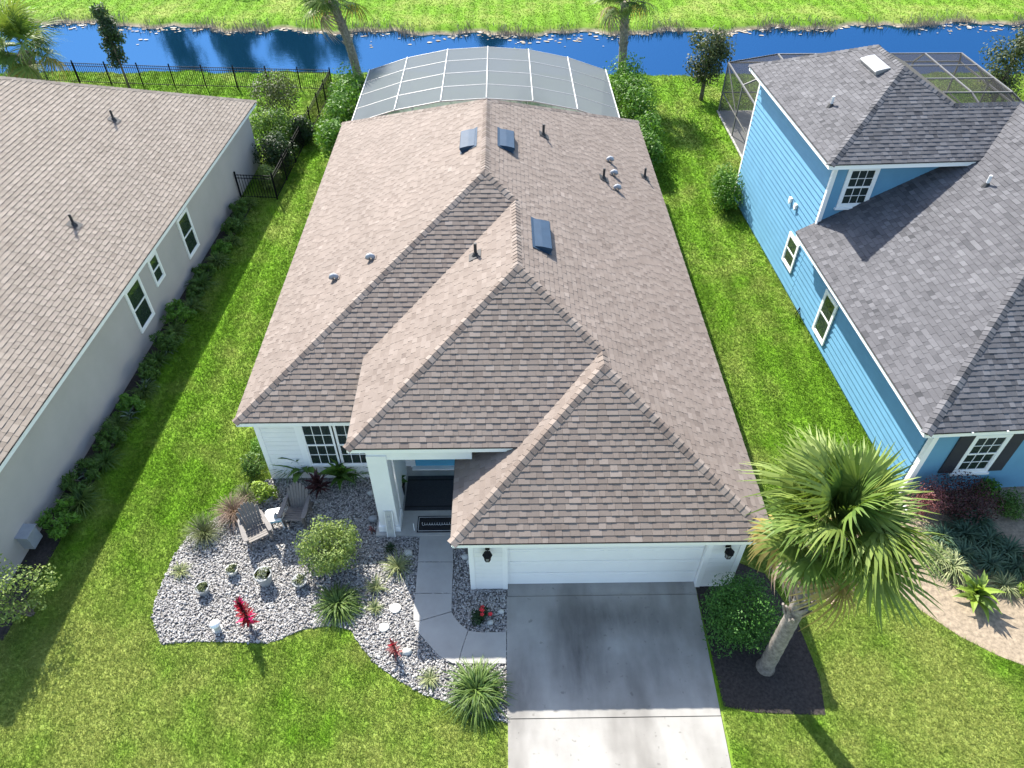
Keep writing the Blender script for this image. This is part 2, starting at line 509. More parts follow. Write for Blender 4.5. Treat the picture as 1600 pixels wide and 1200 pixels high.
class Roof:
    def __init__(s, house, mat, to_world, tone_fn):
        s.house = house; s.mat = mat; s.tw = to_world; s.tone = tone_fn
        s.deck = MB(); s.cand = []; s.rest = MB(); s.caps = []; s.rr = random.Random(11)
    def plane(s, poly, tiles=True, flip=False):
        """poly: 3D points, first two along the eave (left to right seen from outside)"""
        P = [Vector(p) for p in poly]
        u = (P[1] - P[0]).normalized()
        n = Vector((0, 0, 0))
        for i in range(len(P)): n += (P[i] - P[0]).cross(P[(i + 1) % len(P)] - P[0])
        n.normalize()
        if n.z < 0: n = -n
        v = n.cross(u).normalized()
        if v.z < 0: v = -v
        O = P[0]
        s.deck.add([p - n * 0.012 for p in P], [list(range(len(P)))] if (P[1] - P[0]).cross(P[2] - P[0]).z > 0 else [list(range(len(P)))[::-1]])
        if not tiles: return
        uv = [((p - O).dot(u), (p - O).dot(v)) for p in P]
        umin = min(a for a, _ in uv); umax = max(a for a, _ in uv); vmax = max(b for _, b in uv)
        L = EXPO * 1.12
        row = 0; v0 = 0.0
        while v0 < vmax - 0.02:
            x = umin - s.rr.uniform(0, 0.3); hi_tab = s.rr.random() < .5
            while x < umax:
                w = s.rr.choice(WID)
                hi_tab = not hi_tab
                hb = 0.026 if hi_tab else 0.018
                tone = min(1, max(0, s.tone(s.rr) + (0.06 if hi_tab else -0.06)))
                c = clip_poly(uv, x, x + w, v0, min(v0 + EXPO, vmax + 1))
                if c:
                    full = len(c) == 4 and abs(abs((c[0][0] - c[2][0]) * (c[0][1] - c[2][1])) - w * EXPO) < 1e-4
                    org = O + u * x + v * v0
                    if full:
                        s.cand.append((org, u, v, n, w, tone, hb))
                    else:
                        s._cut(uv, x, w, v0, L, O, u, v, n, tone, hb)
                x += w
            v0 += EXPO
    def _cut(s, uv, x, w, v0, L, O, u, v, n, tone, hb):
        c = clip_poly(uv, x + 0.002, x + w - 0.002, v0, v0 + L)
        if len(c) < 3: return
        k = len(c)
        top = [O + u * a + v * b + n * (hb - (hb - 0.006) * (b - v0) / L) for a, b in c]
        bot = [O + u * a + v * b - n * 0.004 for a, b in c]
        ar = sum(c[i][0] * c[(i + 1) % k][1] - c[(i + 1) % k][0] * c[i][1] for i in range(k))
        if abs(ar) < 1e-4: return
        f = [list(range(k))] + [[i, k + i, k + (i + 1) % k, (i + 1) % k] for i in range(k)]
        if (u.cross(v)).dot(n) * ar < 0: f = [q[::-1] for q in f]
        s.rest.add(top + bot, f, tone)
    def cap_line(s, a, b, n1, n2):
        """ridge / hip from low end a to high end b; n1,n2 normals of the planes beside it"""
        a = Vector(a); b = Vector(b); d = b - a; Lt = d.length; d.normalize()
        n1 = Vector(n1).normalized(); n2 = Vector(n2).normalized()
        s1 = d.cross(n1); s2 = d.cross(n2)
        if s1.dot(n2) > s1.dot(n1) * 0 and s1.z > 0: s1 = -s1
        if s2.z > 0: s2 = -s2
        if abs(s1.z) < 1e-6: pass
        up = (n1 + n2).normalized()
        n = max(1, int(Lt / 0.165)); ex = Lt / n
        W = 0.15
        meshes = []
        for tone in (0.15, 0.4, 0.65, 0.9):
            mb = MB(); Lc = ex * 1.25
            def P(t, side, h):
                q = d * t + up * h
                if side: q = q + side * W
                return q
            vs = [P(0, s1, 0.030), P(0, None, 0.048), P(0, s2, 0.030), P(Lc, s1, 0.012), P(Lc, None, 0.026), P(Lc, s2, 0.012),
                  P(0, s1, 0.004), P(0, None, 0.012), P(0, s2, 0.004), P(Lc, s1, 0.0), P(Lc, s2, 0.0)]
            mb.add(vs, [(0, 1, 4, 3), (1, 2, 5, 4), (0, 6, 7, 1), (1, 7, 8, 2), (0, 3, 9, 6), (2, 8, 10, 5)], tone)
            meshes.append(mb)
        for i in range(n):
            s.caps.append((a + d * (ex * i), meshes, s.rr.randrange(4)))
    def finish(s, name='roof', nmax=300):
        roof = s.deck.build(name, 'deck_felt', s.house)
        camp = Vector((0, 0, CAM_H))
        key = lambda q: (s.tw(q) - camp).length
        s.cand.sort(key=lambda c: key(c[0]))
        q4 = lambda t: round(t * 6) / 6
        for org, u, v, n, w, tone, hb in s.cand[:nmax]:
            o = link('shingle', tile_mesh(s.mat, w, q4(tone), hb), None, roof)
            o.matrix_local = Matrix(((u.x, v.x, n.x, org.x), (u.y, v.y, n.y, org.y), (u.z, v.z, n.z, org.z), (0, 0, 0, 1)))
        L = EXPO * 1.12; g = 0.002
        for org, u, v, n, w, tone, hb in s.cand[nmax:]:
            loc = [(g, 0, -.004), (1, 0, -.004), (1, L, -.004), (g, L, -.004), (g, 0, hb), (1, 0, hb), (1, L, .006), (g, L, .006)]
            vs = [org + u * (x if x == g else w - g) + v * y + n * z for x, y, z in loc]
            s.rest.add(vs, [(4, 5, 6, 7), (0, 1, 5, 4), (1, 2, 6, 5), (2, 3, 7, 6), (3, 0, 4, 7)], tone)
        tag(s.rest.build('shingle_field', s.mat, roof), kind='stuff')
        s.caps.sort(key=lambda c: key(c[0]))
        far = MB(); cache = {}
        for i, (p, ms, k) in enumerate(s.caps):
            if i < 300:
                if id(ms[k]) not in cache:
                    me = ms[k].mesh('ridge_cap'); me.materials.append(M[s.mat]); cache[id(ms[k])] = me
                o = link('ridge_cap', cache[id(ms[k])], None, roof); o.location = p
            else:
                far.add([Vector(v) + p for v in ms[k].v], ms[k].f, ms[k].t[0])
        if far.v: tag(far.build('ridge_cap_run', s.mat, roof), kind='stuff')
        return roof

def nrm(sl, dx, dy):
    """normal of a slope that falls towards (dx,dy)"""
    return Vector((dx * sl, dy * sl, 1)).normalized()

# ---------------------------------------------------------------- windows
def window(parent, o, u, n, w, h, cols=1, rows=1, trim=0.09, double=True, sill=True, frame='white_trim'):
    """o: lower-left corner of the glazed opening on the wall, u along wall, n outwards"""
    o = Vector(o); u = Vector(u).normalized(); n = Vector(n).normalized(); z = Vector((0, 0, 1))
    rot = Matrix((u, n, z)).transposed()
    def bx(mb, a, b, c, d, n0, n1):
        ctr = o + u * (a + b) / 2 + z * (c + d) / 2 + n * (n0 + n1) / 2
        mb.box(ctr, (b - a, n1 - n0, d - c), rot)
    fr = MB()
    bx(fr, -trim, w + trim, h, h + trim, 0.0, 0.05); bx(fr, -trim, w + trim, -trim, 0, 0.0, 0.05)
    bx(fr, -trim, 0, 0, h, 0.0, 0.05); bx(fr, w, w + trim, 0, h, 0.0, 0.05)
    win = fr.build('window', frame, parent)
    if sill:
        sl = MB(); bx(sl, -trim - 0.05, w + trim + 0.05, -trim - 0.07, -trim - 0.002, 0.0, 0.09); sl.build('sill', frame, win)
    sashes = [(0, h / 2), (h / 2, h)] if double else [(0, h)]
    sb = 0.035
    for si, (z0, z1) in enumerate(sashes):
        dep = 0.008 if si == 0 else 0.022
        s = MB()
        bx(s, 0, w, z0, z0 + sb, dep, dep + 0.022); bx(s, 0, w, z1 - sb, z1, dep, dep + 0.022)
        bx(s, 0, sb, z0 + sb, z1 - sb, dep, dep + 0.022); bx(s, w - sb, w, z0 + sb, z1 - sb, dep, dep + 0.022)
        s.build('sash', frame, win)
        cw = (w - 2 * sb) / cols; ch = (z1 - z0 - 2 * sb) / rows
        for i in range(cols):
            for j in range(rows):
                p = MB(); bx(p, sb + i * cw + 0.004, sb + (i + 1) * cw - 0.004, z0 + sb + j * ch + 0.004, z0 + sb + (j + 1) * ch - 0.004, dep - 0.005, dep + 0.004)
                p.build('pane', 'glass', win)
        for i in range(1, cols):
            p = MB(); bx(p, sb + i * cw - 0.009, sb + i * cw + 0.009, z0 + sb, z1 - sb, dep + 0.0045, dep + 0.016); p.build('glazing_bar', frame, win)
        for j in range(1, rows):
            p = MB(); bx(p, sb, w - sb, z0 + sb + j * ch - 0.009, z0 + sb + j * ch + 0.009, dep + 0.005, dep + 0.018); p.build('glazing_bar', frame, win)
    return win

# ================================================================= SETTING
POND_NEAR = ([-80, -20, 10, 80], [47.2, 46.7, 45.8, 45.6])
POND_FAR = ([-80, -32, -20, 0, 15, 33, 80], [58, 56.8, 55.0, 53.7, 54.2, 55.6, 57.5])
def wob(x, k):
    return 0.35 * np.sin(x * 0.9 + k) + 0.22 * np.sin(x * 2.3 + 2 * k) + 0.12 * np.sin(x * 5.1 + k)
def pond_d(x, y):
    near = np.interp(x, *POND_NEAR) + 0.5 * wob(x, 1.0)
    far = np.interp(x, *POND_FAR) + wob(x, 3.0)
    return np.minimum(y - near, far - y)
def ground_z(x, y):
    t = np.clip((pond_d(x, y) + 1.0) / 2.6, 0, 1)
    return -1.0 * t * t * (3 - 2 * t)

def ground():
    xs = np.concatenate([[-900, -300, -120], np.arange(-70, 70.1, 0.7), [120, 300, 900]])
    ys = np.concatenate([[-300, -80, -20], np.arange(0, 43, 4.0), np.arange(43, 60, 0.4), [62, 66, 75, 100, 160, 300, 900]])
    X, Y = np.meshgrid(xs, ys); Z = ground_z(X, Y)
    V = np.stack([X, Y, Z], -1).reshape(-1, 3)
    nx = len(xs); I = np.arange(len(V)).reshape(len(ys), nx)
    F = np.stack([I[:-1, :-1], I[:-1, 1:], I[1:, 1:], I[1:, :-1]], -1).reshape(-1, 4)
    o = link('lawn_ground', np_mesh('lawn_ground', V, F), 'lawn', smooth=True)
    tag(o, kind='structure')
    wv = [(-300, 40, -0.36), (300, 40, -0.36), (300, 62, -0.36), (-300, 62, -0.36)]
    o = MB().add(wv, [(0, 1, 2, 3)]).build('pond_water', 'water'); tag(o, kind='structure')
ground()

# driveway: three slabs with a joint between them
DRV_L0, DRV_R0, DRV_R1 = 0.0, 5.0, 4.9
drv = MB().prism([(0.02, 9.62), (4.96, 9.62), (4.94, 10.06), (0.02, 10.06)], -0.1, 0.03).build('driveway', 'concrete')
tag(drv, kind='structure')
for y0, y1 in ((6.53, 9.60), (3.4, 6.51), (0.3, 3.38), (-2.8, 0.28)):
    xr = lambda y: 4.86 + (y - 5.5) * 0.02
    MB().prism([(-0.02, y0), (xr(y0), y0), (xr(y1), y1), (0.0, y1)], -0.1, 0.05).build('slab', 'concrete', drv)

# walkway slabs
walk_px = [
    [(656, 833), (707, 833), (708, 877.5), (653, 877.5)],
    [(653, 878.5), (708, 878.5), (706, 926.5), (649, 926.5)],
    [(649, 927.5), (706, 927.5), (705.5, 955), (654.5, 970), (646, 969), (646, 950)],
    [(654.5, 971.2), (705.5, 956.2), (711, 966), (720, 976), (731, 985), (720, 1018), (716, 1036), (707, 1036), (685, 1023.6), (653.7, 988), (646.5, 970.5)],
    [(732, 985.5), (752, 988), (791, 987.5), (791, 1036.5), (717, 1036.5), (721, 1018)]]
walk_polys = [pxpoly(p, 0.055) for p in walk_px]
wk = MB().prism(walk_polys[0], -0.1, 0.055).build('walkway', 'walk'); tag(wk, kind='structure')
for p in walk_polys[1:]: MB().prism(p, -0.1, 0.055).build('slab', 'walk', wk)

# gravel bed, mulch bed, neighbour's straw bed
gravel_px = [(437, 745), (412, 752), (396, 768), (345, 806), (300, 832), (272, 868), (256, 905), (242, 940), (238, 968), (252, 1008), (300, 1003), (370, 1004), (418, 1006), (440, 999), (470, 985), (520, 978), (548, 985), (562, 1008), (582, 1034), (620, 1062), (662, 1086), (700, 1098), (745, 1120), (793, 1130), (793, 914), (737, 912), (738, 800), (640, 740), (480, 735)]
gravel_poly = pxpoly(gravel_px)
o = MB().prism(gravel_poly, -0.05, 0.006).build('gravel_bed', 'gravel_base'); tag(o, kind='structure')
mulch_poly = [(4.97, 9.85), (5.0, 6.75), (5.7, 6.6), (6.6, 6.55), (7.3, 6.52), (7.45, 7.4), (7.35, 8.8), (6.9, 10.2), (6.2, 10.6), (5.7, 9.85)]
o = MB().prism(mulch_poly, -0.05, 0.012).build('mulch_bed', 'mulch'); tag(o, kind='structure')
straw_px = [(1395, 770), (1360, 800), (1330, 850), (1345, 880), (1390, 915), (1440, 955), (1500, 995), (1560, 1025), (1640, 1055), (1900, 1100), (1900, 700), (1440, 735)]
straw_poly = pxpoly(straw_px)
o = MB().prism(straw_poly, -0.05, 0.010).build('planting_bed', 'straw'); tag(o, kind='structure')
lbed_poly = [(-13.4, 8.6), (-12.5, 8.6), (-12.25, 14), (-11.95, 20), (-11.7, 26), (-11.5, 30), (-12.3, 30.2), (-13.3, 10)]
o = MB().prism(lbed_poly, -0.05, 0.008).build('side_bed', 'mulch'); tag(o, kind='structure')

def stones():
    # icosahedron pebbles
    t = (1 + 5 ** .5) / 2
    IV = np.array([(-1, t, 0), (1, t, 0), (-1, -t, 0), (1, -t, 0), (0, -1, t), (0, 1, t), (0, -1, -t), (0, 1, -t), (t, 0, -1), (t, 0, 1), (-t, 0, -1), (-t, 0, 1)], float)
    IV /= np.linalg.norm(IV[0])
    IF = np.array([(0, 11, 5), (0, 5, 1), (0, 1, 7), (0, 7, 10), (0, 10, 11), (1, 5, 9), (5, 11, 4), (11, 10, 2), (10, 7, 6), (7, 1, 8), (3, 9, 4), (3, 4, 2), (3, 2, 6), (3, 6, 8), (3, 8, 9), (4, 9, 5), (2, 4, 11), (6, 2, 10), (8, 6, 7), (9, 8, 1)])
    gp = np.array(gravel_poly)
    lo, hi = gp.min(0), gp.max(0)
    n = int((hi - lo).prod() * 950)
    P = rng.uniform(lo, hi, (n, 2))
    k = in_poly(P, gravel_poly)
    for wp in walk_polys: k &= ~in_poly(P, wp)
    k &= ~in_poly(P, [(-6.85, 13.62), (-3.4, 13.62), (-3.4, 11.58), (-1.2, 11.58), (-0.9, 9.85), (0.02, 9.85), (0.02, 5), (5, 5), (5, 30), (-6.85, 30)])
    P = P[k]; n = len(P)
    sz = rng.uniform(0.012, 0.031, n) * (1 + 0.5 * (rng.random(n) > 0.93))
    sc3 = np.stack([sz * rng.uniform(0.9, 1.5, n), sz * rng.uniform(0.7, 1.1, n), sz * rng.uniform(0.45, 0.8, n)], -1)
    a = rng.uniform(0, 6.283, n); ca, sa = np.cos(a), np.sin(a)
    V = IV[None] * sc3[:, None] * rng.uniform(0.8, 1.15, (n, 12, 1))
    tl = rng.normal(0, 0.35, n)[:, None]
    z2 = V[..., 2] + V[..., 0] * tl
    X = V[..., 0] * ca[:, None] - V[..., 1] * sa[:, None] + P[:, :1]
    Y = V[..., 0] * sa[:, None] + V[..., 1] * ca[:, None] + P[:, 1:]
    Z = z2 + 0.02 + rng.uniform(-0.005, 0.02, n)[:, None]
    F = (IF[None] + 12 * np.arange(n)[:, None, None]).reshape(-1, 3)
    tone = np.repeat(np.clip(rng.normal(0.55, 0.25, n), 0, 1), 20)
    o = link('river_rock', np_mesh('river_rock', np.stack([X, Y, Z], -1).reshape(-1, 3), F, tone), 'stone')
    tag(o, 'grey and white river rock spread over the front planting bed', 'gravel', kind='stuff')
stones()

HOUSE_POLY = [(-6.85, 31.8), (-6.85, 13.62), (-3.5, 13.62), (-3.5, 11.58), (-0.9, 11.58), (-0.9, 9.85), (5.8, 9.85), (5.8, 31.8), (5.6, 39), (-7, 39), (-7, 31.8)]
L_ROT = -math.atan(0.0435); L_ORG = Vector((-12.78, 9.55, 0))
B_ROT = math.atan(0.0472); B_ORG = Vector((11.57, 12.84, 0))
def frame_fn(org, rot):
    m = Matrix.Translation(org) @ Matrix.Rotation(rot, 4, 'Z')
    return (lambda p: m @ Vector(p)), (lambda p: m.inverted() @ Vector(p))
L_W, L_L = frame_fn(L_ORG, L_ROT)
B_W, B_L = frame_fn(B_ORG, B_ROT)
LEFT_POLY = [tuple(L_W(p)[:2]) for p in ((-0.38, 0.4, 0), (-0.38, 24.2, 0), (-14, 24.2, 0), (-14, 0.4, 0))]
BLUE_POLY = [tuple(B_W(p)[:2]) for p in ((0, 0, 0), (0, 17.2, 0), (14, 17.2, 0), (14, 0, 0))]
CAGE2 = [(12.15, 29.8), (24.8, 29.8), (24.8, 39.9), (12.15, 39.9)]

def grass():
    excl = [HOUSE_POLY, LEFT_POLY, BLUE_POLY, CAGE2, gravel_poly, mulch_poly, straw_poly, lbed_poly, [(-0.03, -5), (4.8, -5), (5.0, 9.9), (-0.03, 9.9)]] + walk_polys
    Vs, Ts = [], []
    for (y0, y1, dens, hgt, wid) in ((4.6, 10, 2300, 0.058, 0.016), (10, 15, 1700, 0.062, 0.019), (15, 24, 1000, 0.068, 0.025), (24, 34, 520, 0.075, 0.036), (34, 46.5, 230, 0.085, 0.055), (53, 63, 70, 0.06, 0.08)):
        xm = 0.78 * math.hypot((y0 + y1) / 2 * 0.72 + 11.7, 0) + 1.5
        n = int(2 * xm * (y1 - y0) * dens)
        P = np.stack([rng.uniform(-xm, xm, n), rng.uniform(y0, y1, n)], -1)
        # frame limits
        zc = P[:, 1] * math.cos(PITCH) + CAM_H * math.sin(PITCH)
        k = np.abs(P[:, 0]) < zc * 0.73 + 0.6
        k &= pond_d(P[:, 0], P[:, 1]) < -0.35
        for e in excl: k &= ~in_poly(P, e)
        P = P[k]; n = len(P)
        z = ground_z(P[:, 0], P[:, 1])
        a = rng.uniform(0, 6.283, n); h = hgt * rng.uniform(0.55, 1.25, n); l = rng.uniform(0.6, 2.0, n) * h
        b = rng.uniform(0, 6.283, n); w2 = wid * rng.uniform(0.6, 1.3, n) / 2
        B = np.stack([P[:, 0], P[:, 1], z], -1)
        S = np.stack([np.cos(b) * w2, np.sin(b) * w2, 0 * w2], -1)
        T = B + np.stack([np.cos(a) * l, np.sin(a) * l, h], -1)
        Vs.append(np.stack([B - S, B + S, T], 1).reshape(-1, 3))
        Ts.append(np.clip(rng.normal(0.5, 0.22, n), 0, 1))
    V = np.concatenate(Vs); T = np.concatenate(Ts)
    F = np.arange(len(V)).reshape(-1, 3)
    o = link('grass', np_mesh('grass', V, F, T), 'blade')
    tag(o, 'short mown green lawn grass around the houses', 'grass', kind='stuff')
    print('blades', len(F))
grass()

# dried reeds and floating mats along the far shore
def shore():
    n = 1500
    x = rng.uniform(-48, 48, n)
    dens = 0.5 + 0.5 * np.sin(x * 0.55 + 1) * np.sin(x * 0.21 + 2)
    keep = rng.random(n) < 0.25 + 0.75 * dens; x = x[keep]; n = len(x)
    far = np.interp(x, *POND_FAR) + wob(x, 3.0)
    wdt = 0.35 + 0.9 * np.clip(np.sin(x * 0.31 + 0.5) * np.sin(x * 0.13 + 1.0) + 0.3, 0, 1) + 1.3 * np.exp(-((x + 6.5) / 2.6) ** 2)
    y = far - np.abs(rng.normal(0, 1, n)) * wdt + 0.2
    k = 7
    ang = np.linspace(0, 6.283, k, endpoint=False)
    r = rng.uniform(0.03, 0.13, n)[:, None] * rng.uniform(0.6, 1.3, (n, k))
    V = np.stack([x[:, None] + np.cos(ang) * r * 1.5, y[:, None] + np.sin(ang) * r, np.broadcast_to(-0.345 + rng.uniform(0, 0.03, n)[:, None], (n, k))], -1).reshape(-1, 3)
    F = np.arange(n * k).reshape(n, k)
    o = link('floating_mats', np_mesh('floating_mats', V, F, np.clip(rng.normal(0.45, 0.28, n), 0, 1)), 'dried')
    tag(o, 'pale dried weed floating along the far shore of the pond', 'weed', kind='stuff')
    n = 8000
    x = rng.uniform(-50, 50, n)
    far = np.interp(x, *POND_FAR) + wob(x, 3.0)
    cl = np.sin(x * 1.7) + np.sin(x * 0.63 + 1) + rng.normal(0, 0.6, n)
    kk = cl > 0.2; x = x[kk]; far = far[kk]; n = len(x)
    y = far + rng.normal(-0.05, 0.42, n)
    h = rng.uniform(0.2, 0.55, n); a = rng.uniform(0, 6.283, n); l = h * 0.4
    z = np.maximum(ground_z(x, y), -0.36)
    B = np.stack([x, y, z], -1); S = np.stack([np.full(n, 0.02), 0 * x, 0 * x], -1)
    T = B + np.stack([np.cos(a) * l, np.sin(a) * l, h], -1)
    V = np.stack([B - S, B + S, T], 1).reshape(-1, 3)
    o = link('dry_reeds', np_mesh('dry_reeds', V, np.arange(len(V)).reshape(-1, 3), np.clip(rng.normal(0.3, 0.2, n), 0, 1)), 'dried')
    tag(o, 'tan dry reeds fringing the far bank of the pond', 'reeds', kind='stuff')
shore()

# ================================================================= MAIN HOUSE
S = 0.56; Z1 = 2.75; XL, XR, Y1, Y2, Y3, YR = -7.32, 6.25, 13.35, 11.58, 9.42, 32.2
Z2 = 3.65; XL2 = -3.9; XL3 = -1.28
H = thing('house', 'white single-storey house with tan shingle hip roof and wide driveway', 'house', (-0.5, 9.85, 0), 0, world=True)
xr1 = (XL + XR) / 2; hw1 = (XR - XL) / 2; zr1 = Z1 + S * hw1
xr3 = (XL3 + XR) / 2; hw3 = (XR - XL3) / 2; zr3 = Z1 + S * hw3
xr2 = (XR + XL2 - (Z2 - Z1) / S) / 2; zr2 = Z1 + S * (XR - xr2); ya2 = Y2 + (zr2 - Z2) / S
ya1 = Y1 + hw1; yb1 = YR - hw1; ya3 = Y3 + hw3
yfront1 = lambda z: Y1 + (z - Z1) / S             # front slope of the main body at height z
yfront2 = lambda z: Y2 + (z - Z2) / S
J2 = (xr2, yfront1(zr2), zr2)                      # second ridge runs into main front slope
J3 = (xr3, yfront2(zr3), zr3)
zL3 = lambda x: Z1 + S * (x - XL3)
tone_tan = lambda r: min(1, max(0, r.gauss(0.54, 0.13)))
roof = Roof(H, 'shingle_tan', lambda p: Vector(p), tone_tan)
A1 = (xr1, ya1, zr1); B1 = (xr1, yb1, zr1); A2 = (xr2, ya2, zr2); A3 = (xr3, ya3, zr3)
# right slope, one plane for all three bodies
roof.plane([(XR, Y3, Z1), (XR, YR, Z1), B1, A1, J2, A2, J3, A3])
# main left slope
roof.plane([(XL, YR, Z1), (XL, Y1, Z1), A1, B1])
# main front slope (cut by the entry body)
xe = XL2; ye = yfront1(Z2)
roof.plane([(XL, Y1, Z1), (XL2 + 1.2, Y1, Z1), (XL2 + 1.2, ye, Z2), (XL2, ye, Z2), J2, A1])
# rear slope
roof.plane([(XR, YR, Z1), (XL, YR, Z1), B1])
# entry body: left slope, front slope
roof.plane([(XL2, ye, Z2), (XL2, Y2, Z2), A2, J2])
xi = XL3 + (Z2 - Z1) / S
roof.plane([(XL2, Y2, Z2), (xi, Y2, Z2), J3, A2])
# garage body: left slope (runs in under the entry eave), front slope
roof.plane([(XL3, 13.6, Z1), (XL3, Y3, Z1), A3, J3, (xi, Y2, Z2), (xi, 13.6, Z2)])
roof.plane([(XL3, Y3, Z1), (XR, Y3, Z1), A3])
nl, nr, nf, nb = nrm(S, -1, 0), nrm(S, 1, 0), nrm(S, 0, -1), nrm(S, 0, 1)
roof.cap_line((XL, Y1, Z1), A1, nl, nf); roof.cap_line(J2, A1, nr, nf)
roof.cap_line(A1, B1, nl, nr)
roof.cap_line((XL, YR, Z1), B1, nl, nb); roof.cap_line((XR, YR, Z1), B1, nr, nb)
roof.cap_line((XL2, Y2, Z2), A2, nl, nf); roof.cap_line(J3, A2, nr, nf); roof.cap_line(A2, J2, nl, nr)
roof.cap_line((XL3, Y3, Z1), A3, nl, nf); roof.cap_line((XR, Y3, Z1), A3, nr, nf); roof.cap_line(A3, J3, nl, nr)
roof_o = roof.finish()

def eave(parent, a, b, z, out, fas='white_trim', soff=0.45, drip='fascia_dark'):
    """fascia board, drip edge and soffit along an eave a->b (xy), out = outward direction"""
    a = Vector((*a, z)); b = Vector((*b, z)); out = Vector((*out, 0)); up = Vector((0, 0, 1))
    d = (b - a).normalized()
    f = MB().bar(a - out * 0.02 - up * 0.10 + d * 0.03, b - out * 0.02 - up * 0.10 - d * 0.03, 0.025, 0.15); f.build('fascia', fas, parent)
    MB().bar(a + out * 0.002 - up * 0.012, b + out * 0.002 - up * 0.012, 0.04, 0.016).build('drip_edge', drip, parent)
    s0 = a - out * 0.035 - up * 0.165; s1 = b - out * 0.035 - up * 0.165
    mb = MB(); w_ = soff
    mb.add([s0, s1, s1 - out * w_, s0 - out * w_, s0 + up * .015, s1 + up * .015, s1 - out * w_ + up * .015, s0 - out * w_ + up * .015],
           [(0, 3, 2, 1), (4, 5, 6, 7), (0, 1, 5, 4), (1, 2, 6, 5), (2, 3, 7, 6), (3, 0, 4, 7)])
    mb.build('soffit', fas, parent)
eave(H, (XL, Y1), (XL2 + 0.6, Y1), Z1, (0, -1)); eave(H, (XL, YR), (XL, Y1), Z1, (-1, 0)); eave(H, (XR, Y3), (XR, YR), Z1, (1, 0))
eave(H, (XR, YR), (XL, YR), Z1, (0, 1)); eave(H, (XL2, Y2), (xi, Y2), Z2, (0, -1)); eave(H, (XL2, ye), (XL2, Y2), Z2, (-1, 0))
eave(H, (XL3, Y3), (XR, Y3), Z1, (0, -1)); eave(H, (XL3, 13.5), (XL3, Y3), Z1, (-1, 0), soff=0.36)

def wall(parent, a, b, z0, z1, th=0.15, m='white_paint', name='wall'):
    a = Vector((*a, 0)); b = Vector((*b, 0)); c = (a + b) / 2; d = b - a
    return MB().box((c.x, c.y, (z0 + z1) / 2), (d.length, th, z1 - z0), (0, 0, math.atan2(d.y, d.x))).build(name, m, parent)
wall(H, (-6.9, 13.70), (-3.42, 13.70), 0, 2.62)
wall(H, (-6.82, 13.8), (-6.82, 31.7), 0, 2.62)
wall(H, (-6.9, 31.75), (5.85, 31.75), 0, 2.62)
wall(H, (5.78, 9.95), (5.78, 31.65), 0, 2.62)
wall(H, (-3.40, 13.8), (-3.40, 14.3), 0, 3.45)
wall(H, (-3.02, 12.25), (-3.02, 13.75), 0.05, 3.45, 0.12)
wall(H, (-0.85, 9.95), (-0.85, 14.3), 0, 2.62)
wall(H, (-3.3, 14.05), (-0.95, 14.05), 0, 3.45)
# garage front
wall(H, (-0.93, 9.93), (0.02, 9.93), 0, 2.62, name='garage_pier')
wall(H, (4.94, 9.93), (5.85, 9.93), 0, 2.62, name='garage_pier')
wall(H, (0.02, 9.93), (4.94, 9.93), 2.2, 2.62, name='garage_header')
for x in (-0.87, -0.035, 5.0, 5.80):
    MB().box((x, 9.845, 1.3), (0.13, 0.03, 2.6)).build('corner_board', 'white_trim', H)
MB().box((-6.9, 13.61, 1.3), (0.14, 0.03, 2.6)).build('corner_board', 'white_trim', H)
MB().box((-6.91, 13.69, 1.3), (0.03, 0.14, 2.6)).build('corner_board', 'white_trim', H)
# horizontal siding reveals on the front room wall
for i in range(14):
    MB().box((-5.16, 13.622, 0.10 + i * 0.185), (3.42, 0.016, 0.178)).build('siding_board', 'white_paint', H)
for i in range(13):
    MB().box((-0.45, 9.853, 0.12 + i * 0.19), (0.70, 0.014, 0.184)).build('siding_board', 'white_paint', H)
    MB().box((5.40, 9.853, 0.12 + i * 0.19), (0.66, 0.014, 0.184)).build('siding_board', 'white_paint', H)
# garage door of four sections, each with its row of pressed panels
gd = MB().box((2.48, 10.02, 1.1), (4.92, 0.03, 2.2)).build('garage_door', 'white_trim', H)
for j in range(4):
    MB().box((2.48, 9.992, 0.30 + j * 0.54), (4.90, 0.026, 0.528)).build('door_section', 'white_trim', gd)
    for i in range(8):
        MB().box((2.48 - 2.135 + i * 0.61, 9.977, 0.30 + j * 0.54), (0.50, 0.010, 0.36)).build('panel', 'white_trim', gd)
# porch: slab, column, beam, door
MB().prism([(-3.62, 11.5), (-0.95, 11.5), (-0.95, 14.0), (-3.62, 14.0)], -0.1, 0.10).build('porch_floor', 'porch_slab', H)
MB().box((-3.23, 11.92, 1.65), (0.50, 0.50, 3.2)).build('column', 'white_paint', H)
MB().box((-3.23, 11.92, 0.2), (0.60, 0.60, 0.24)).build('column_base', 'white_trim', H)
MB().box((-2.16, 11.92, 3.3), (2.64, 0.42, 0.46)).build('beam', 'white_paint', H)
MB().box((-3.23, 12.9, 3.3), (0.42, 1.6, 0.46)).build('beam', 'white_paint', H)
dr = MB().box((-1.95, 13.955, 1.2), (1.5, 0.045, 2.15)).build('front_door', 'door_blue', H)
for x in (-2.3, -1.6):
    for zc, hh in ((0.62, 0.75), (1.55, 0.95)):
        MB().box((x, 13.93, zc), (0.52, 0.014, hh)).build('panel', 'door_blue', dr)
MB().tube([(-1.3, 13.925, 1.1), (-1.3, 13.86, 1.1), (-1.38, 13.86, 1.1)], 0.018, 8).build('handle', 'galv', dr)
for x in (-2.78, -1.12): MB().box((x, 13.95, 1.2), (0.14, 0.06, 2.3)).build('door_trim', 'white_trim', H)
MB().box((-1.95, 13.9, 0.13), (1.7, 0.2, 0.06)).build('threshold', 'white_trim', H)
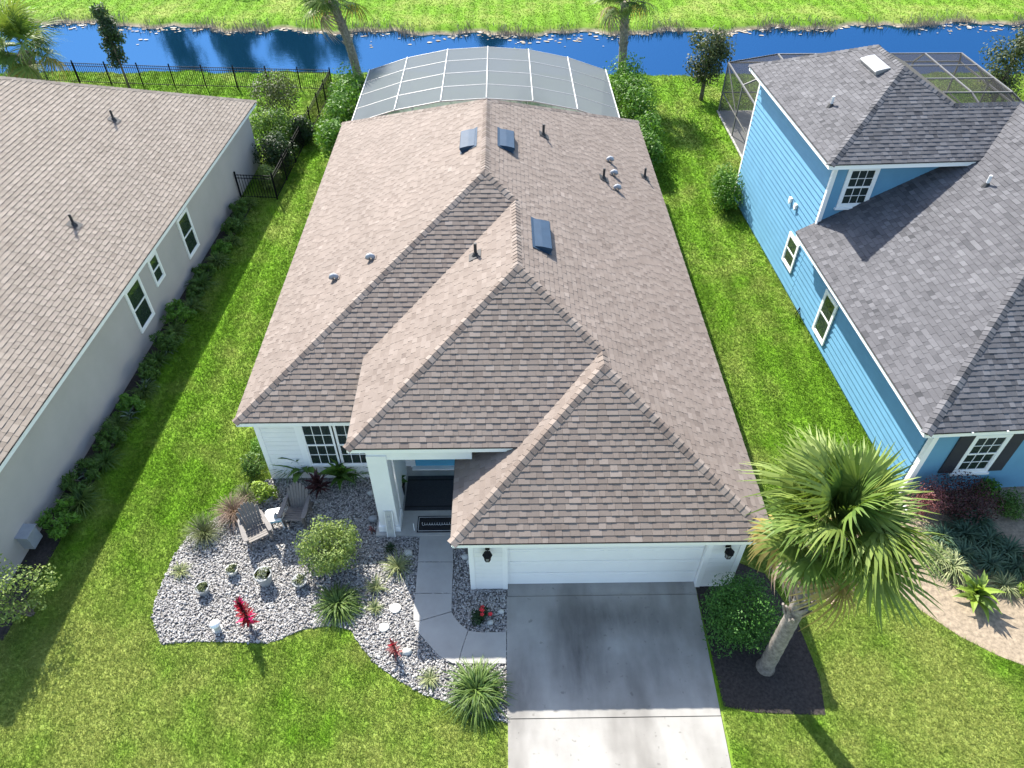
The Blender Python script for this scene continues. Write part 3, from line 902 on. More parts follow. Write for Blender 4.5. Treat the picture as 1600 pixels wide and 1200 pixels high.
# front windows
wz = MB().box((-4.82, 13.612, 1.56), (2.1, 0.02, 1.98)).build('window_surround', 'white_trim', H)
for x0 in (-5.66, -4.74):
    window(H, (x0, 13.60, 0.70), (1, 0, 0), (0, -1, 0), 0.82, 1.70, 3, 2, 0.07, sill=False)

# wall lanterns beside the garage door
def lantern(x):
    l = MB().box((x, 9.835, 1.98), (0.11, 0.02, 0.24)).build('wall_lantern', 'black_metal', H)
    MB().tube([(x, 9.83, 2.06), (x, 9.74, 2.10), (x, 9.66, 2.06), (x, 9.66, 1.98)], 0.014, 6).build('bracket', 'black_metal', l)
    MB().tube([(x, 9.66, 1.70), (x, 9.66, 1.90)], [0.065, 0.10], 6).build('lamp_pane', 'lamp_glass', l)
    MB().tube([(x, 9.66, 1.895), (x, 9.66, 1.93), (x, 9.66, 2.0), (x, 9.66, 2.03)], [0.125, 0.12, 0.04, 0.02], 6).build('cap', 'black_metal', l)
    MB().tube([(x, 9.66, 1.64), (x, 9.66, 1.705)], [0.03, 0.085], 6).build('base', 'black_metal', l)
    for k in range(6):
        a = k * math.pi / 3
        MB().bar((x + 0.068 * math.cos(a), 9.66 + 0.068 * math.sin(a), 1.70), (x + 0.103 * math.cos(a), 9.66 + 0.103 * math.sin(a), 1.90), 0.012).build('cage_bar', 'black_metal', l)
lantern(-0.46); lantern(5.42)

# things on the roof
PR = ((XR, 10, Z1), nr); PLm = ((XL, 10, Z1), nl); PL2 = ((XL2, 12, Z2), nl)
def slope_frame(p, n):
    n = Vector(n); d = Vector((n.x, n.y, 0)).normalized()       # downslope in plan
    v = (d - n * d.dot(n)).normalized()                          # downslope on the plane
    u = n.cross(v)
    return Matrix(((u.x, v.x, n.x, p.x), (u.y, v.y, n.y, p.y), (u.z, v.z, n.z, p.z), (0, 0, 0, 1)))
def slant_vent(parent, px, py, pl, L=1.25, W=0.5):
    p = on_plane(px, py, *pl)
    f = slope_frame(p, pl[1])
    h = L / 2
    prof = [(-W / 2, 0.02), (-W / 2, 0.05), (-W * 0.1, 0.13), (W * 0.42, 0.20), (W / 2, 0.17), (W / 2, 0.02)]
    k = len(prof); mb = MB()
    vs = [f @ Vector((-h, a, b)) for a, b in prof] + [f @ Vector((h, a, b)) for a, b in prof]
    mb.add(vs, [list(range(k)), list(range(2 * k - 1, k - 1, -1))] + [(i, k + i, k + (i + 1) % k, (i + 1) % k) for i in range(k)])
    o = mb.build('roof_vent', 'vent_metal', parent)
    fl = MB().add([f @ Vector(q) for q in ((-h - .08, -W / 2 - .08, .038), (h + .08, -W / 2 - .08, .038), (h + .08, W / 2 + .05, .038), (-h - .08, W / 2 + .05, .038))], [(0, 1, 2, 3)])
    fl.build('flashing', 'vent_metal', o)
slant_vent(H, 733, 221, PLm); slant_vent(H, 790, 221, PR); slant_vent(H, 845, 370, PR, 1.45)
def vent_pipe(parent, px, py, pl, h=0.42, m='pipe_dark'):
    p = on_plane(px, py, *pl); f = slope_frame(p, pl[1])
    o = MB().tube([p - Vector((0, 0, 0.1)), p + Vector((0, 0, h))], 0.045, 8).build('vent_pipe', m, parent)
    MB().tube([p - Vector((0, 0, 0.05)), p + Vector((0, 0, 0.12))], [0.13, 0.055], 8).build('boot', 'pipe_dark', o)
    MB().add([f @ Vector(q) for q in ((-.18, -.2, .038), (.18, -.2, .038), (.18, .2, .038), (-.18, .2, .038))], [(0, 1, 2, 3)]).build('flashing', 'pipe_dark', o)
for x, y in ((849, 212), (943, 280), (1007, 278)): vent_pipe(H, x, y, PR)
vent_pipe(H, 743, 400, PL2)
def goose(parent, px, py, pl):
    p = on_plane(px, py, *pl); f = slope_frame(p, pl[1])
    o = MB().add([f @ Vector(q) for q in ((-.13, -.15, .038), (.13, -.15, .038), (.13, .14, .038), (-.13, .14, .038))], [(0, 1, 2, 3)]).build('exhaust_vent', 'shingle_tan', parent)
    pts = [f @ Vector(q) for q in ((0, -.05, 0), (0, -.05, .10), (0, -.01, .16), (0, .06, .17), (0, .11, .12))]
    MB().tube(pts, [.07, .07, .075, .075, .085], 10).build('hood', 'utility', o, True)
    MB().tube([pts[-1] + Vector((0, 0, 0.002)), pts[-1] - f.to_3x3() @ Vector((0, -.012, .012))], [.08, .08], 10).build('mouth', 'black_metal', o)
for x, y in ((950, 252), (956, 273), (961, 296)): goose(H, x, y, PR)
for x, y in ((583, 405), (526, 436)): goose(H, x, y, PLm)

# ================================================================= POOL SCREEN ENCLOSURES
CX = [-6.95, -4.9, -2.77, -0.7, 1.4, 3.45, 5.5]; CZ = [2.70, 3.32, 3.72, 3.84, 3.70, 3.30, 2.64]
CY = [32.25 + i * (38.8 - 32.25) / 4 for i in range(5)]
cage = thing('screen_enclosure', 'pale arched screen enclosure with white beams behind the tan-roofed house', 'pool enclosure', (-0.7, 35.5, 0), 0, world=True)
for x, z in zip(CX, CZ): MB().bar((x, CY[0], z), (x, CY[-1], z), 0.035, 0.09).build('beam', 'cage_white', cage)
for y in CY:
    for i in range(6): MB().bar((CX[i], y, CZ[i] - 0.02), (CX[i + 1], y, CZ[i + 1] - 0.02), 0.03, 0.05).build('purlin', 'galv', cage)
for i in range(6):
    for j in range(4):
        a, b = CX[i] + .03, CX[i + 1] - .03
        MB().add([(a, CY[j] + .03, CZ[i]), (b, CY[j] + .03, CZ[i + 1]), (b, CY[j + 1] - .03, CZ[i + 1]), (a, CY[j + 1] - .03, CZ[i])], [(0, 1, 2, 3)]).build('screen_panel', 'screen_pale', cage)
for i, x in enumerate(CX):
    MB().bar((x, CY[-1], 0), (x, CY[-1], CZ[i] - .05), 0.05).build('post', 'cage_white', cage)
    if i < 6: MB().add([(x + .03, CY[-1], .05), (CX[i + 1] - .03, CY[-1], .05), (CX[i + 1] - .03, CY[-1], CZ[i + 1] - .05), (x + .03, CY[-1], CZ[i] - .05)], [(0, 1, 2, 3)]).build('screen_panel', 'screen_pale', cage)
for xs, zz in ((CX[0], CZ[0]), (CX[-1], CZ[-1])):
    for j in range(5):
        if j < 4:
            MB().bar((xs, CY[j], 0), (xs, CY[j], zz - .05), 0.05).build('post', 'cage_white', cage)
            MB().add([(xs, CY[j] + .03, .05), (xs, CY[j + 1] - .03, .05), (xs, CY[j + 1] - .03, zz - .05), (xs, CY[j] + .03, zz - .05)], [(0, 1, 2, 3)]).build('screen_panel', 'screen_pale', cage)
o = MB().prism([(-7.1, 31.85), (5.7, 31.85), (5.7, 38.95), (-7.1, 38.95)], -0.05, 0.03).build('pool_deck', 'porch_slab'); tag(o, kind='structure')
o = MB().prism([(-4, 34), (2.6, 34), (2.6, 37.6), (-4, 37.6)], -0.05, 0.034).build('swimming_pool', 'water'); tag(o, 'small rectangular pool on the deck inside the pale screen enclosure', 'pool')

cg = thing('screen_enclosure', 'bronze framed screen enclosure with dark mesh behind the blue house', 'pool enclosure', (18.4, 35, 0), 0, world=True)
ex0, ex1, ey0, ey1, ez = 12.2, 24.7, 30.2, 39.6, 2.7
fx0, fx1, fy0, fy1, fz = 14.1, 23.5, 32.8, 37.8, 3.75
def scr(q): MB().add(q, [(0, 1, 2, 3)]).build('screen_panel', 'screen_dark', cg)
def bm(a, b, wd=0.07): MB().bar(a, b, wd).build('beam', 'cage_bronze', cg)
xs_ = [fx0 + i * (fx1 - fx0) / 5 for i in range(6)]; ys_ = [fy0 + i * (fy1 - fy0) / 3 for i in range(4)]
exs = [ex0 + i * (ex1 - ex0) / 5 for i in range(6)]; eys = [ey0 + i * (ey1 - ey0) / 3 for i in range(4)]
for i in range(6):
    bm((xs_[i], fy0, fz), (xs_[i], fy1, fz)); bm((xs_[i], fy1, fz), (exs[i], ey1, ez)); bm((xs_[i], fy0, fz), (exs[i], ey0, ez)); bm((exs[i], ey1, 0), (exs[i], ey1, ez))
    if i < 5:
        for j in range(3): scr([(xs_[i], ys_[j], fz), (xs_[i + 1], ys_[j], fz), (xs_[i + 1], ys_[j + 1], fz), (xs_[i], ys_[j + 1], fz)])
        scr([(xs_[i], fy1, fz), (xs_[i + 1], fy1, fz), (exs[i + 1], ey1, ez), (exs[i], ey1, ez)])
        scr([(exs[i], ey0, ez), (exs[i + 1], ey0, ez), (xs_[i + 1], fy0, fz), (xs_[i], fy0, fz)])
        scr([(exs[i], ey1, 0.05), (exs[i + 1], ey1, 0.05), (exs[i + 1], ey1, ez), (exs[i], ey1, ez)])
        bm((exs[i], ey1, 1.1), (exs[i + 1], ey1, 1.1), 0.05)
for j in range(4):
    bm((fx0, ys_[j], fz), (fx1, ys_[j], fz), 0.06)
    for fx, ex in ((fx0, ex0), (fx1, ex1)):
        bm((fx, ys_[j], fz), (ex, eys[j], ez)); bm((ex, eys[j], 0), (ex, eys[j], ez), 0.06)
        if j < 3:
            scr([(fx, ys_[j], fz), (fx, ys_[j + 1], fz), (ex, eys[j + 1], ez), (ex, eys[j], ez)])
            scr([(ex, eys[j], 0.05), (ex, eys[j + 1], 0.05), (ex, eys[j + 1], ez), (ex, eys[j], ez)])
            bm((ex, eys[j], 1.1), (ex, eys[j + 1], 1.1), 0.05)
for a, b in (((ex0, ey0), (ex0, ey1)), ((ex0, ey1), (ex1, ey1)), ((ex1, ey0), (ex1, ey1))): bm((*a, ez), (*b, ez))
bm((ex0, eys[2], 1.1), (ex0, ey1, ez), 0.04)
o = MB().prism([(ex0 - .1, 29.9), (ex1, 29.9), (ex1, ey1 + .1), (ex0 - .1, ey1 + .1)], -0.05, 0.05).build('neighbour_deck', 'porch_slab'); tag(o, kind='structure')

# ================================================================= LEFT HOUSE
LH = thing('house', 'grey stucco single-storey house with beige shingle roof, plants along its wall', 'house', L_ORG, L_ROT)
SL = 0.53; ZL = 3.0; DL = 24.6; WL = 13.6; hl = WL / 2
lr = Roof(LH, 'shingle_beige', L_W, lambda r: min(1, max(0, r.gauss(0.55, 0.18))))
la = (-hl, hl, ZL + SL * hl); lb = (-hl, DL - hl, ZL + SL * hl)
lr.plane([(0, 0, ZL), (0, DL, ZL), lb, la])
lr.plane([(-WL, DL, ZL), (-WL, 0, ZL), la, lb], tiles=False)
lr.plane([(-WL, 0, ZL), (0, 0, ZL), la], tiles=False)
lr.plane([(0, DL, ZL), (-WL, DL, ZL), lb], tiles=False)
ll, lrr, lf, lbk = nrm(SL, -1, 0), nrm(SL, 1, 0), nrm(SL, 0, -1), nrm(SL, 0, 1)
lr.cap_line((0, DL, ZL), lb, lrr, lbk); lr.cap_line(la, lb, ll, lrr); lr.cap_line((0, 0, ZL), la, lrr, lf)
lr.finish()
eave(LH, (0, 0), (0, DL), ZL, (1, 0), soff=0.4); eave(LH, (0, DL), (-WL, DL), ZL, (0, 1)); eave(LH, (-WL, 0), (0, 0), ZL, (0, -1))
wall(LH, (-0.46, 0.4), (-0.46, DL - 0.4), 0, ZL - 0.15, m='stucco_grey')
wall(LH, (-13.2, DL - 0.46), (-0.4, DL - 0.46), 0, ZL - 0.15, m='stucco_grey')
wall(LH, (-13.2, 0.46), (-0.4, 0.46), 0, ZL - 0.15, m='stucco_grey')
def lwin(y0, y1, z0, z1):
    window(LH, (-0.385, y0, z0), (0, 1, 0), (1, 0, 0), y1 - y0, z1 - z0, 1, 1, 0.09, sill=False)
lwin(10.1, 11.05, 0.85, 2.42); lwin(12.02, 12.6, 1.45, 2.40); lwin(14.8, 15.7, 0.78, 2.34)
for px, py in ((178, 188), (116, 352)):
    p = on_plane(px, py, L_W((0, 10, ZL)), Matrix.Rotation(L_ROT, 3, 'Z') @ lrr)
    q = L_L(p)
    f = slope_frame(q, lrr)
    o = MB().tube([q - Vector((0, 0, 0.1)), q + Vector((0, 0, 0.42))], 0.045, 8).build('vent_pipe', 'pipe_dark', LH)
    MB().tube([q - Vector((0, 0, 0.05)), q + Vector((0, 0, 0.12))], [0.14, 0.055], 8).build('boot', 'pipe_dark', o)
    MB().add([f @ Vector(t) for t in ((-.18, -.2, .038), (.18, -.2, .038), (.18, .2, .038), (-.18, .2, .038))], [(0, 1, 2, 3)]).build('flashing', 'pipe_dark', o)
ub = L_L(G(62, 838, 0.5))
o = MB().box((-0.385 + 0.16, ub.y, 0.45), (0.30, 0.42, 0.5)).build('utility_box', 'utility', LH)
MB().box((-0.385 + 0.17, ub.y, 0.715), (0.36, 0.48, 0.03)).build('lid', 'utility', o)

# ================================================================= BLUE HOUSE
BH = thing('house', 'two-storey blue house with dark grey shingle roof and white trim', 'house', B_ORG, B_ROT)
SB = 0.55
tone_slate = lambda r: min(1, max(0, r.gauss(0.58, 0.17)))
br = Roof(BH, 'shingle_slate', B_W, tone_slate)
ZB, ZU = 3.05, 5.9; bx0, by0 = -0.63, -0.4; rx = 6.5; zr = ZB + SB * (rx - bx0); ba = (rx, by0 + (rx - bx0), zr)
UX0, UY0, UY1 = -0.5, 8.8, 17.55; uh = 3.32; ux1 = UX0 + 2 * uh
ua = (UX0 + uh, UY0 + uh, ZU + SB * uh); ubk = (UX0 + uh, UY1 - uh, ZU + SB * uh)
ycr = UY0 + (zr - ZU) / SB; tcr = (ua[2] - zr) / SB
cr0 = (ua[0] + tcr, ua[1] - tcr, zr); cr1 = (rx, ycr, zr)
vx = bx0 + (ZU - ZB) / SB
br.plane([(bx0, 9.4, ZB), (bx0, by0, ZB), ba, cr1, (vx, UY0, ZU), (vx, 9.4, ZU)])
br.plane([(bx0, by0, ZB), (2 * rx - bx0, by0, ZB), ba])
br.plane([(2 * rx - bx0, by0, ZB), (2 * rx - bx0, ycr, ZB), (rx, ycr, zr), ba], tiles=False)
br.plane([(UX0, UY1, ZU), (UX0, UY0, ZU), ua, ubk])
br.plane([(UX0, UY0, ZU), (vx, UY0, ZU), cr1, cr0, ua])
br.plane([(ux1, UY1, ZU), (UX0, UY1, ZU), ubk], tiles=False)
br.plane([(ux1, UY0 + 2.0, ZU), (ux1, UY1, ZU), ubk, ua], tiles=False)
bl, brn, bf, bb = nrm(SB, -1, 0), nrm(SB, 1, 0), nrm(SB, 0, -1), nrm(SB, 0, 1)
br.plane([(13.6, ycr + 6, zr - 6 * SB), (cr0[0], ycr + 6, zr - 6 * SB), cr0, (13.6, ycr, zr)], tiles=False)
br.cap_line((bx0, by0, ZB), ba, bl, bf); br.cap_line((2 * rx - bx0, by0, ZB), ba, brn, bf)
br.cap_line((UX0, UY0, ZU), ua, bl, bf); br.cap_line(cr0, ua, brn, bf); br.cap_line(ua, ubk, bl, brn); br.cap_line((UX0, UY1, ZU), ubk, bl, bb)
br.cap_line(cr0, (8.5, ycr, zr), bf, bb)
br.finish()
eave(BH, (bx0, 9.35), (bx0, by0), ZB, (-1, 0), soff=0.6); eave(BH, (bx0, by0), (14, by0), ZB, (0, -1), soff=0.38)
eave(BH, (UX0, UY1), (UX0, UY0), ZU, (-1, 0), soff=0.47); eave(BH, (UX0, UY0), (vx, UY0), ZU, (0, -1), soff=0.36)
# gutter clips along the lower eave
for i in range(9):
    MB().box((0.6 + i * 0.95, by0 - 0.02, ZB - 0.02), (0.05, 0.05, 0.05)).build('gutter_clip', 'white_trim', BH)
wall(BH, (0.075, 0.03), (0.075, 9.38), 0, ZB - 0.16, m='blue_paint')
wall(BH, (0.075, 9.38), (0.075, 17.2), 0, ZU - 0.16, m='blue_paint')
wall(BH, (0.0, 0.075), (13.6, 0.075), 0, ZB - 0.16, m='blue_paint')
wall(BH, (0.02, 9.45), (vx + 0.3, 9.45), 2.9, ZU - 0.16, m='blue_paint')
wall(BH, (0.0, 17.12), (6.2, 17.12), 0, ZU - 0.16, m='blue_paint')
wall(BH, (6.2, 17.12), (13.6, 17.12), 0, 2.6, m='blue_paint')
wall(BH, (6.1, 11.5), (6.1, 17.1), 2.6, ZU - 0.16, m='blue_paint')
def lap(parent, y0, y1, zb, zt):
    e = 0.22; k = int((zt - zb) / e)
    mb = MB(); L = y1 - y0
    mb.add([(-0.004, 0, 0), (-0.052, 0, 0.002), (-0.006, 0, e), (0.0, 0, e), (-0.004, L, 0), (-0.052, L, 0.002), (-0.006, L, e), (0.0, L, e)],
           [(0, 1, 2, 3), (4, 7, 6, 5), (0, 4, 5, 1), (1, 5, 6, 2), (2, 6, 7, 3), (3, 7, 4, 0)])
    me = mb.mesh('siding_board'); me.materials.append(M['blue_paint'])
    for i in range(k):
        o = link('siding_board', me, None, parent); o.location = (0, y0, zb + i * e)
lap(BH, 0.14, 9.40, 0.12, ZB - 0.16); lap(BH, 9.42, 17.1, 0.12, ZU - 0.16)
for p, d in (((-0.015, -0.01, ZB / 2 - .08), (0.05, 0.16, ZB - 0.16)), ((0.09, -0.012, ZB / 2 - .08), (0.16, 0.03, ZB - 0.16)),
             ((-0.015, 17.15, ZU / 2 - .08), (0.05, 0.14, ZU - 0.16)), ((-0.012, 9.345, (ZU + 3.0) / 2 - .08), (0.05, 0.12, ZU - 3.0 - 0.16)), ((0.07, 9.36, (ZU + 3.0) / 2 - .08), (0.14, 0.03, ZU - 3.0 - 0.16))):
    MB().box(p, d).build('corner_board', 'white_trim', BH)
def bwin(y0, y1, z0, z1):
    window(BH, (-0.055, y1, z0), (0, -1, 0), (-1, 0, 0), y1 - y0, z1 - z0, 1, 1, 0.10, sill=False)
for y0, y1, z0, z1 in ((6.25, 7.05, 0.5, 2.05), (9.95, 10.75, 1.0, 2.05)): bwin(y0, y1, z0, z1)
window(BH, (1.28, 0.0, 0.95), (1, 0, 0), (0, -1, 0), 0.86, 1.42, 3, 2, 0.09)
for x in (0.78, 2.23): MB().box((x + 0.21, -0.02, 1.66), (0.42, 0.04, 1.56)).build('shutter', 'shutter', BH)
window(BH, (0.62, 9.37, 4.12), (1, 0, 0), (0, -1, 0), 0.86, 1.30, 3, 2, 0.11)
window(BH, (3.9, 0.0, 0.95), (1, 0, 0), (0, -1, 0), 0.86, 1.42, 3, 2, 0.09)
for px, py in ((1238, 312), (1246, 322)):
    p = B_L(on_plane(px, py, B_W((0, 0, 0)), Matrix.Rotation(B_ROT, 3, 'Z') @ Vector((-1, 0, 0))))
    o = MB().box((-0.06, p.y, p.z), (0.12, 0.16, 0.18)).build('wall_outlet_cover', 'white_trim', BH)
    MB().box((-0.09, p.y, p.z - 0.11), (0.06, 0.05, 0.10)).build('spout', 'white_trim', o)
def bpipe(px, py, pl, m):
    p = B_L(on_plane(px, py, B_W(pl[0]), Matrix.Rotation(B_ROT, 3, 'Z') @ Vector(pl[1])))
    o = MB().tube([p - Vector((0, 0, 0.1)), p + Vector((0, 0, 0.35))], 0.05, 8).build('vent_pipe', m, BH)
    MB().tube([p - Vector((0, 0, 0.05)), p + Vector((0, 0, 0.10))], [0.15, 0.06], 8).build('boot', 'pipe_dark', o)
bpipe(1298, 166, ((UX0, UY0, ZU), bl), 'pipe_white'); bpipe(1541, 290, ((bx0, 0, ZB), bl), 'pipe_white')
p = B_L(on_plane(1368, 103, B_W((UX0, UY0, ZU)), Matrix.Rotation(B_ROT, 3, 'Z') @ bl))
f = slope_frame(p, bl)
prof = [(-.25, .02), (-.25, .05), (-.05, .12), (.21, .19), (.25, .16), (.25, .02)]
mb = MB(); k = 6
mb.add([f @ Vector((-.65, a, b)) for a, b in prof] + [f @ Vector((.65, a, b)) for a, b in prof], [list(range(k)), list(range(2 * k - 1, k - 1, -1))] + [(i, k + i, k + (i + 1) % k, (i + 1) % k) for i in range(k)])
mb.build('roof_vent', 'galv', BH)
MB().tube([B_L(G(1412, 790, 0.0)) + Vector((0, 0, 0.05)), B_L(G(1412, 790, 0.0)) + Vector((-0.15, -0.5, 0.05))], 0.05, 8).build('downspout_end', 'white_trim', BH)

# ================================================================= FENCE
def fence(label, pts, group=None):
    a0 = Vector((*pts[0], 0)); t = thing('picket_fence', label, 'fence', a0, 0, group)
    pm = MB().box((0, 0, 0.62), (0.020, 0.020, 1.16)).mesh('picket'); pm.materials.append(M['black_metal'])
    qm = MB().box((0, 0, 0.64), (0.06, 0.06, 1.32)).add([(-.04, -.04, 1.30), (.04, -.04, 1.30), (.04, .04, 1.30), (-.04, .04, 1.30), (0, 0, 1.35)], [(0, 1, 4), (1, 2, 4), (2, 3, 4), (3, 0, 4)]).mesh('post'); qm.materials.append(M['black_metal'])
    for (p, q) in zip(pts[:-1], pts[1:]):
        p = Vector((*p, 0)); q = Vector((*q, 0)); d = q - p; L = d.length; d.normalize()
        ns = max(1, round(L / 1.85))
        for i in range(ns + 1):
            o = link('post', qm, None, t); o.location = p + d * (L * i / ns) - a0
        for z in (0.10, 1.02, 1.17):
            MB().bar(p - a0 + Vector((0, 0, z)), q - a0 + Vector((0, 0, z)), 0.025, 0.03).build('rail', 'black_metal', t)
        m = int(L / 0.125)
        for i in range(1, m):
            o = link('picket', pm, None, t); o.location = p + d * (L * i / m) - a0
    return t
FC = (-10.5, 30.2); FR = (-10.05, 43.0)
fence('black picket fence section running from the grey house wall to the lot line', [(-12.2, 30.35), FC])
fence('black picket fence along the lot line between the grey and tan-roofed houses', [FC, FR])
fence('black picket fence running along the pond edge behind the grey house', [FR, (-19.6, 43.7), (-31.5, 45.0)])

# ================================================================= VEGETATION
def leaf_mesh(name, clumps, n, size, aspect=0.45, seed=0, up=0.3, spread=0.45):
    r = np.random.default_rng(seed)
    C = np.array([c[:3] for c in clumps], float); rad = np.array([c[3] for c in clumps], float)
    wts = rad ** 2; wts /= wts.sum()
    ci = r.choice(len(C), n, p=wts)
    d = r.normal(size=(n, 3)); d /= np.linalg.norm(d, axis=1)[:, None]
    rr = 1 - spread * r.random(n) ** 1.5
    P = C[ci] + d * (rad[ci] * rr)[:, None]
    P[:, 2] = np.maximum(P[:, 2], 0.02)
    nn = d + r.normal(0, 0.55, (n, 3)); nn[:, 2] += up; nn /= np.linalg.norm(nn, axis=1)[:, None]
    a = np.cross(nn, r.normal(size=(n, 3))); a /= np.linalg.norm(a, axis=1)[:, None]
    b = np.cross(nn, a)
    l = size * r.uniform(0.6, 1.3, n)[:, None]; wv = l * aspect
    V = np.stack([P - a * l * 0.5, P + b * wv * 0.5 - a * l * .05, P + a * l * 0.5, P - b * wv * 0.5 - a * l * .05], 1).reshape(-1, 3)
    ct = r.normal(0, 0.13, len(C))
    tone = np.clip(r.normal(0.5, 0.2, n) + ct[ci], 0, 1)
    return np_mesh(name, V, np.arange(4 * n).reshape(n, 4), tone)

def clumpset(rx, ry, rz, cz, n, cr, seed, inner=0.75):
    r = random.Random(seed); out = []
    for i in range(n):
        while True:
            v = Vector((r.uniform(-1, 1), r.uniform(-1, 1), r.uniform(-1, 1)))
            if 0.2 < v.length < 1: break
        v = v.normalized() * (inner + (1 - inner) * r.random()) * (0.55 + 0.45 * r.random())
        out.append((v.x * rx, v.y * ry, max(cr * .5, cz + v.z * rz), cr * r.uniform(0.7, 1.25)))
    return out

def bush(name, label, loc, rx, ry, h, m, n=2500, leaf=0.07, seed=0, cat='shrub', group=None, clumps=22, aspect=0.5, stems=5, cr=0.33):
    t = thing(name, label, cat, (loc[0], loc[1], 0), 0, group)
    cs = clumpset(rx * (1 - cr * .6), ry * (1 - cr * .6), h * 0.5 * (1 - cr * .5), h * 0.52, clumps, cr * (rx + ry + h) / 2.6, seed)
    tag(link('foliage', leaf_mesh('foliage', cs, n, leaf, aspect, seed), m, t), kind='stuff')
    r = random.Random(seed + 99)
    for i in range(stems):
        c = cs[r.randrange(len(cs))]
        MB().tube([(r.uniform(-.05, .05), r.uniform(-.05, .05), 0), (c[0] * .4, c[1] * .4, c[2] * .5), (c[0], c[1], c[2])], [0.025, 0.018, 0.006], 5).build('stem', 'bark', t)
    return t

def strap_mesh(name, n, L, wid, rise, droop, seed, seg=4, tmu=0.5, emin=0.35):
    """fountain of arching strap leaves"""
    r = np.random.default_rng(seed)
    az = r.uniform(0, 6.283, n); e = r.uniform(emin, 1.0, n); ln = L * r.uniform(0.65, 1.15, n)
    s = np.linspace(0, 1, seg + 1)
    hor = (ln * (1 - e * .62))[:, None] * (s[None] ** 1.1)
    z = (ln * rise * (0.35 + 0.65 * e))[:, None] * s[None] - (ln * droop)[:, None] * s[None] ** 2.4
    z = np.maximum(z, 0.01)
    x0 = r.normal(0, 0.05 * L, n); y0 = r.normal(0, 0.05 * L, n)
    ca, sa = np.cos(az)[:, None], np.sin(az)[:, None]
    X = x0[:, None] + ca * hor; Y = y0[:, None] + sa * hor
    w2 = wid / 2 * (1 - 0.92 * s ** 2.2)[None] * r.uniform(0.7, 1.2, n)[:, None]
    tw = r.normal(0, 0.4, n)[:, None]
    A = np.stack([X - sa * w2, Y + ca * w2, z + tw * w2], -1); B = np.stack([X + sa * w2, Y - ca * w2, z - tw * w2], -1)
    V = np.stack([A, B], 2).reshape(-1, 3)
    base = np.arange(n)[:, None] * 2 * (seg + 1) + 2 * np.arange(seg)[None]
    F = np.stack([base, base + 1, base + 3, base + 2], -1).reshape(-1, 4)
    tone = np.repeat(np.clip(r.normal(tmu, 0.22, n), 0, 1), seg)
    return np_mesh(name, V, F, tone)

def strap_plant(name, label, loc, L, n, wid, m, seed, rise=1.0, droop=0.55, cat='plant', group=None, z=0.0, emin=0.35):
    t = thing(name, label, cat, (loc[0], loc[1], z), 0, group)
    tag(link('blades', strap_mesh('blades', n, L, wid, rise, droop, seed, emin=emin), m, t), kind='stuff')
    MB().tube([(0, 0, 0), (0, 0, 0.06)], [0.06 * L + .02, 0.03], 7).build('crown_base', 'bark', t)
    return t

# --- leafy rosettes with single leaves as parts
def leaf_obj_mesh(L, wid, arch, tone, m, fold=0.25):
    mb = MB(); seg = 5; pts = []
    for i in range(seg + 1):
        s = i / seg
        x = L * s * (1 - 0.15 * s); z = L * arch * (s - 1.15 * s * s) * 1.2
        w_ = wid * math.sin(math.pi * min(1, 0.12 + 0.88 * s) ** 0.8) * 0.5 + 0.002
        pts += [(x, -w_, z + fold * w_), (x, 0, z), (x, w_, z + fold * w_)]
    fs = []
    for i in range(seg):
        k = 3 * i; fs += [(k, k + 3, k + 4, k + 1), (k + 1, k + 4, k + 5, k + 2)]
    mb.add(pts, fs, tone); me = mb.mesh('leaf'); me.materials.append(M[m]); return me

def rosette(name, label, loc, L, wid, n, mats, seed, stem=0.0, cat='plant', group=None, elev=(0.15, 1.3), arch=0.5, z=0.0):
    r = random.Random(seed)
    t = thing(name, label, cat, (loc[0], loc[1], z), 0, group)
    meshes = [leaf_obj_mesh(L * k, wid * k, arch, tn, m) for m in mats for k in (0.75, 1.0) for tn in (0.25, 0.6, 0.95)]
    if stem: MB().tube([(0, 0, 0), (0.02, 0, stem * .6), (0, 0.01, stem)], [0.03, 0.025, 0.015], 6).build('stem', 'bark', t)
    for i in range(n):
        o = link('leaf', r.choice(meshes), None, t)
        f = i / max(1, n - 1)
        o.location = (0, 0, stem * (0.15 + 0.85 * f) if stem else 0.02 + 0.03 * f)
        o.rotation_euler = Euler((r.uniform(-.3, .3), -(elev[0] + (elev[1] - elev[0]) * f) + r.uniform(-.15, .15), i * 2.39996 + r.uniform(-.2, .2)))
    return t

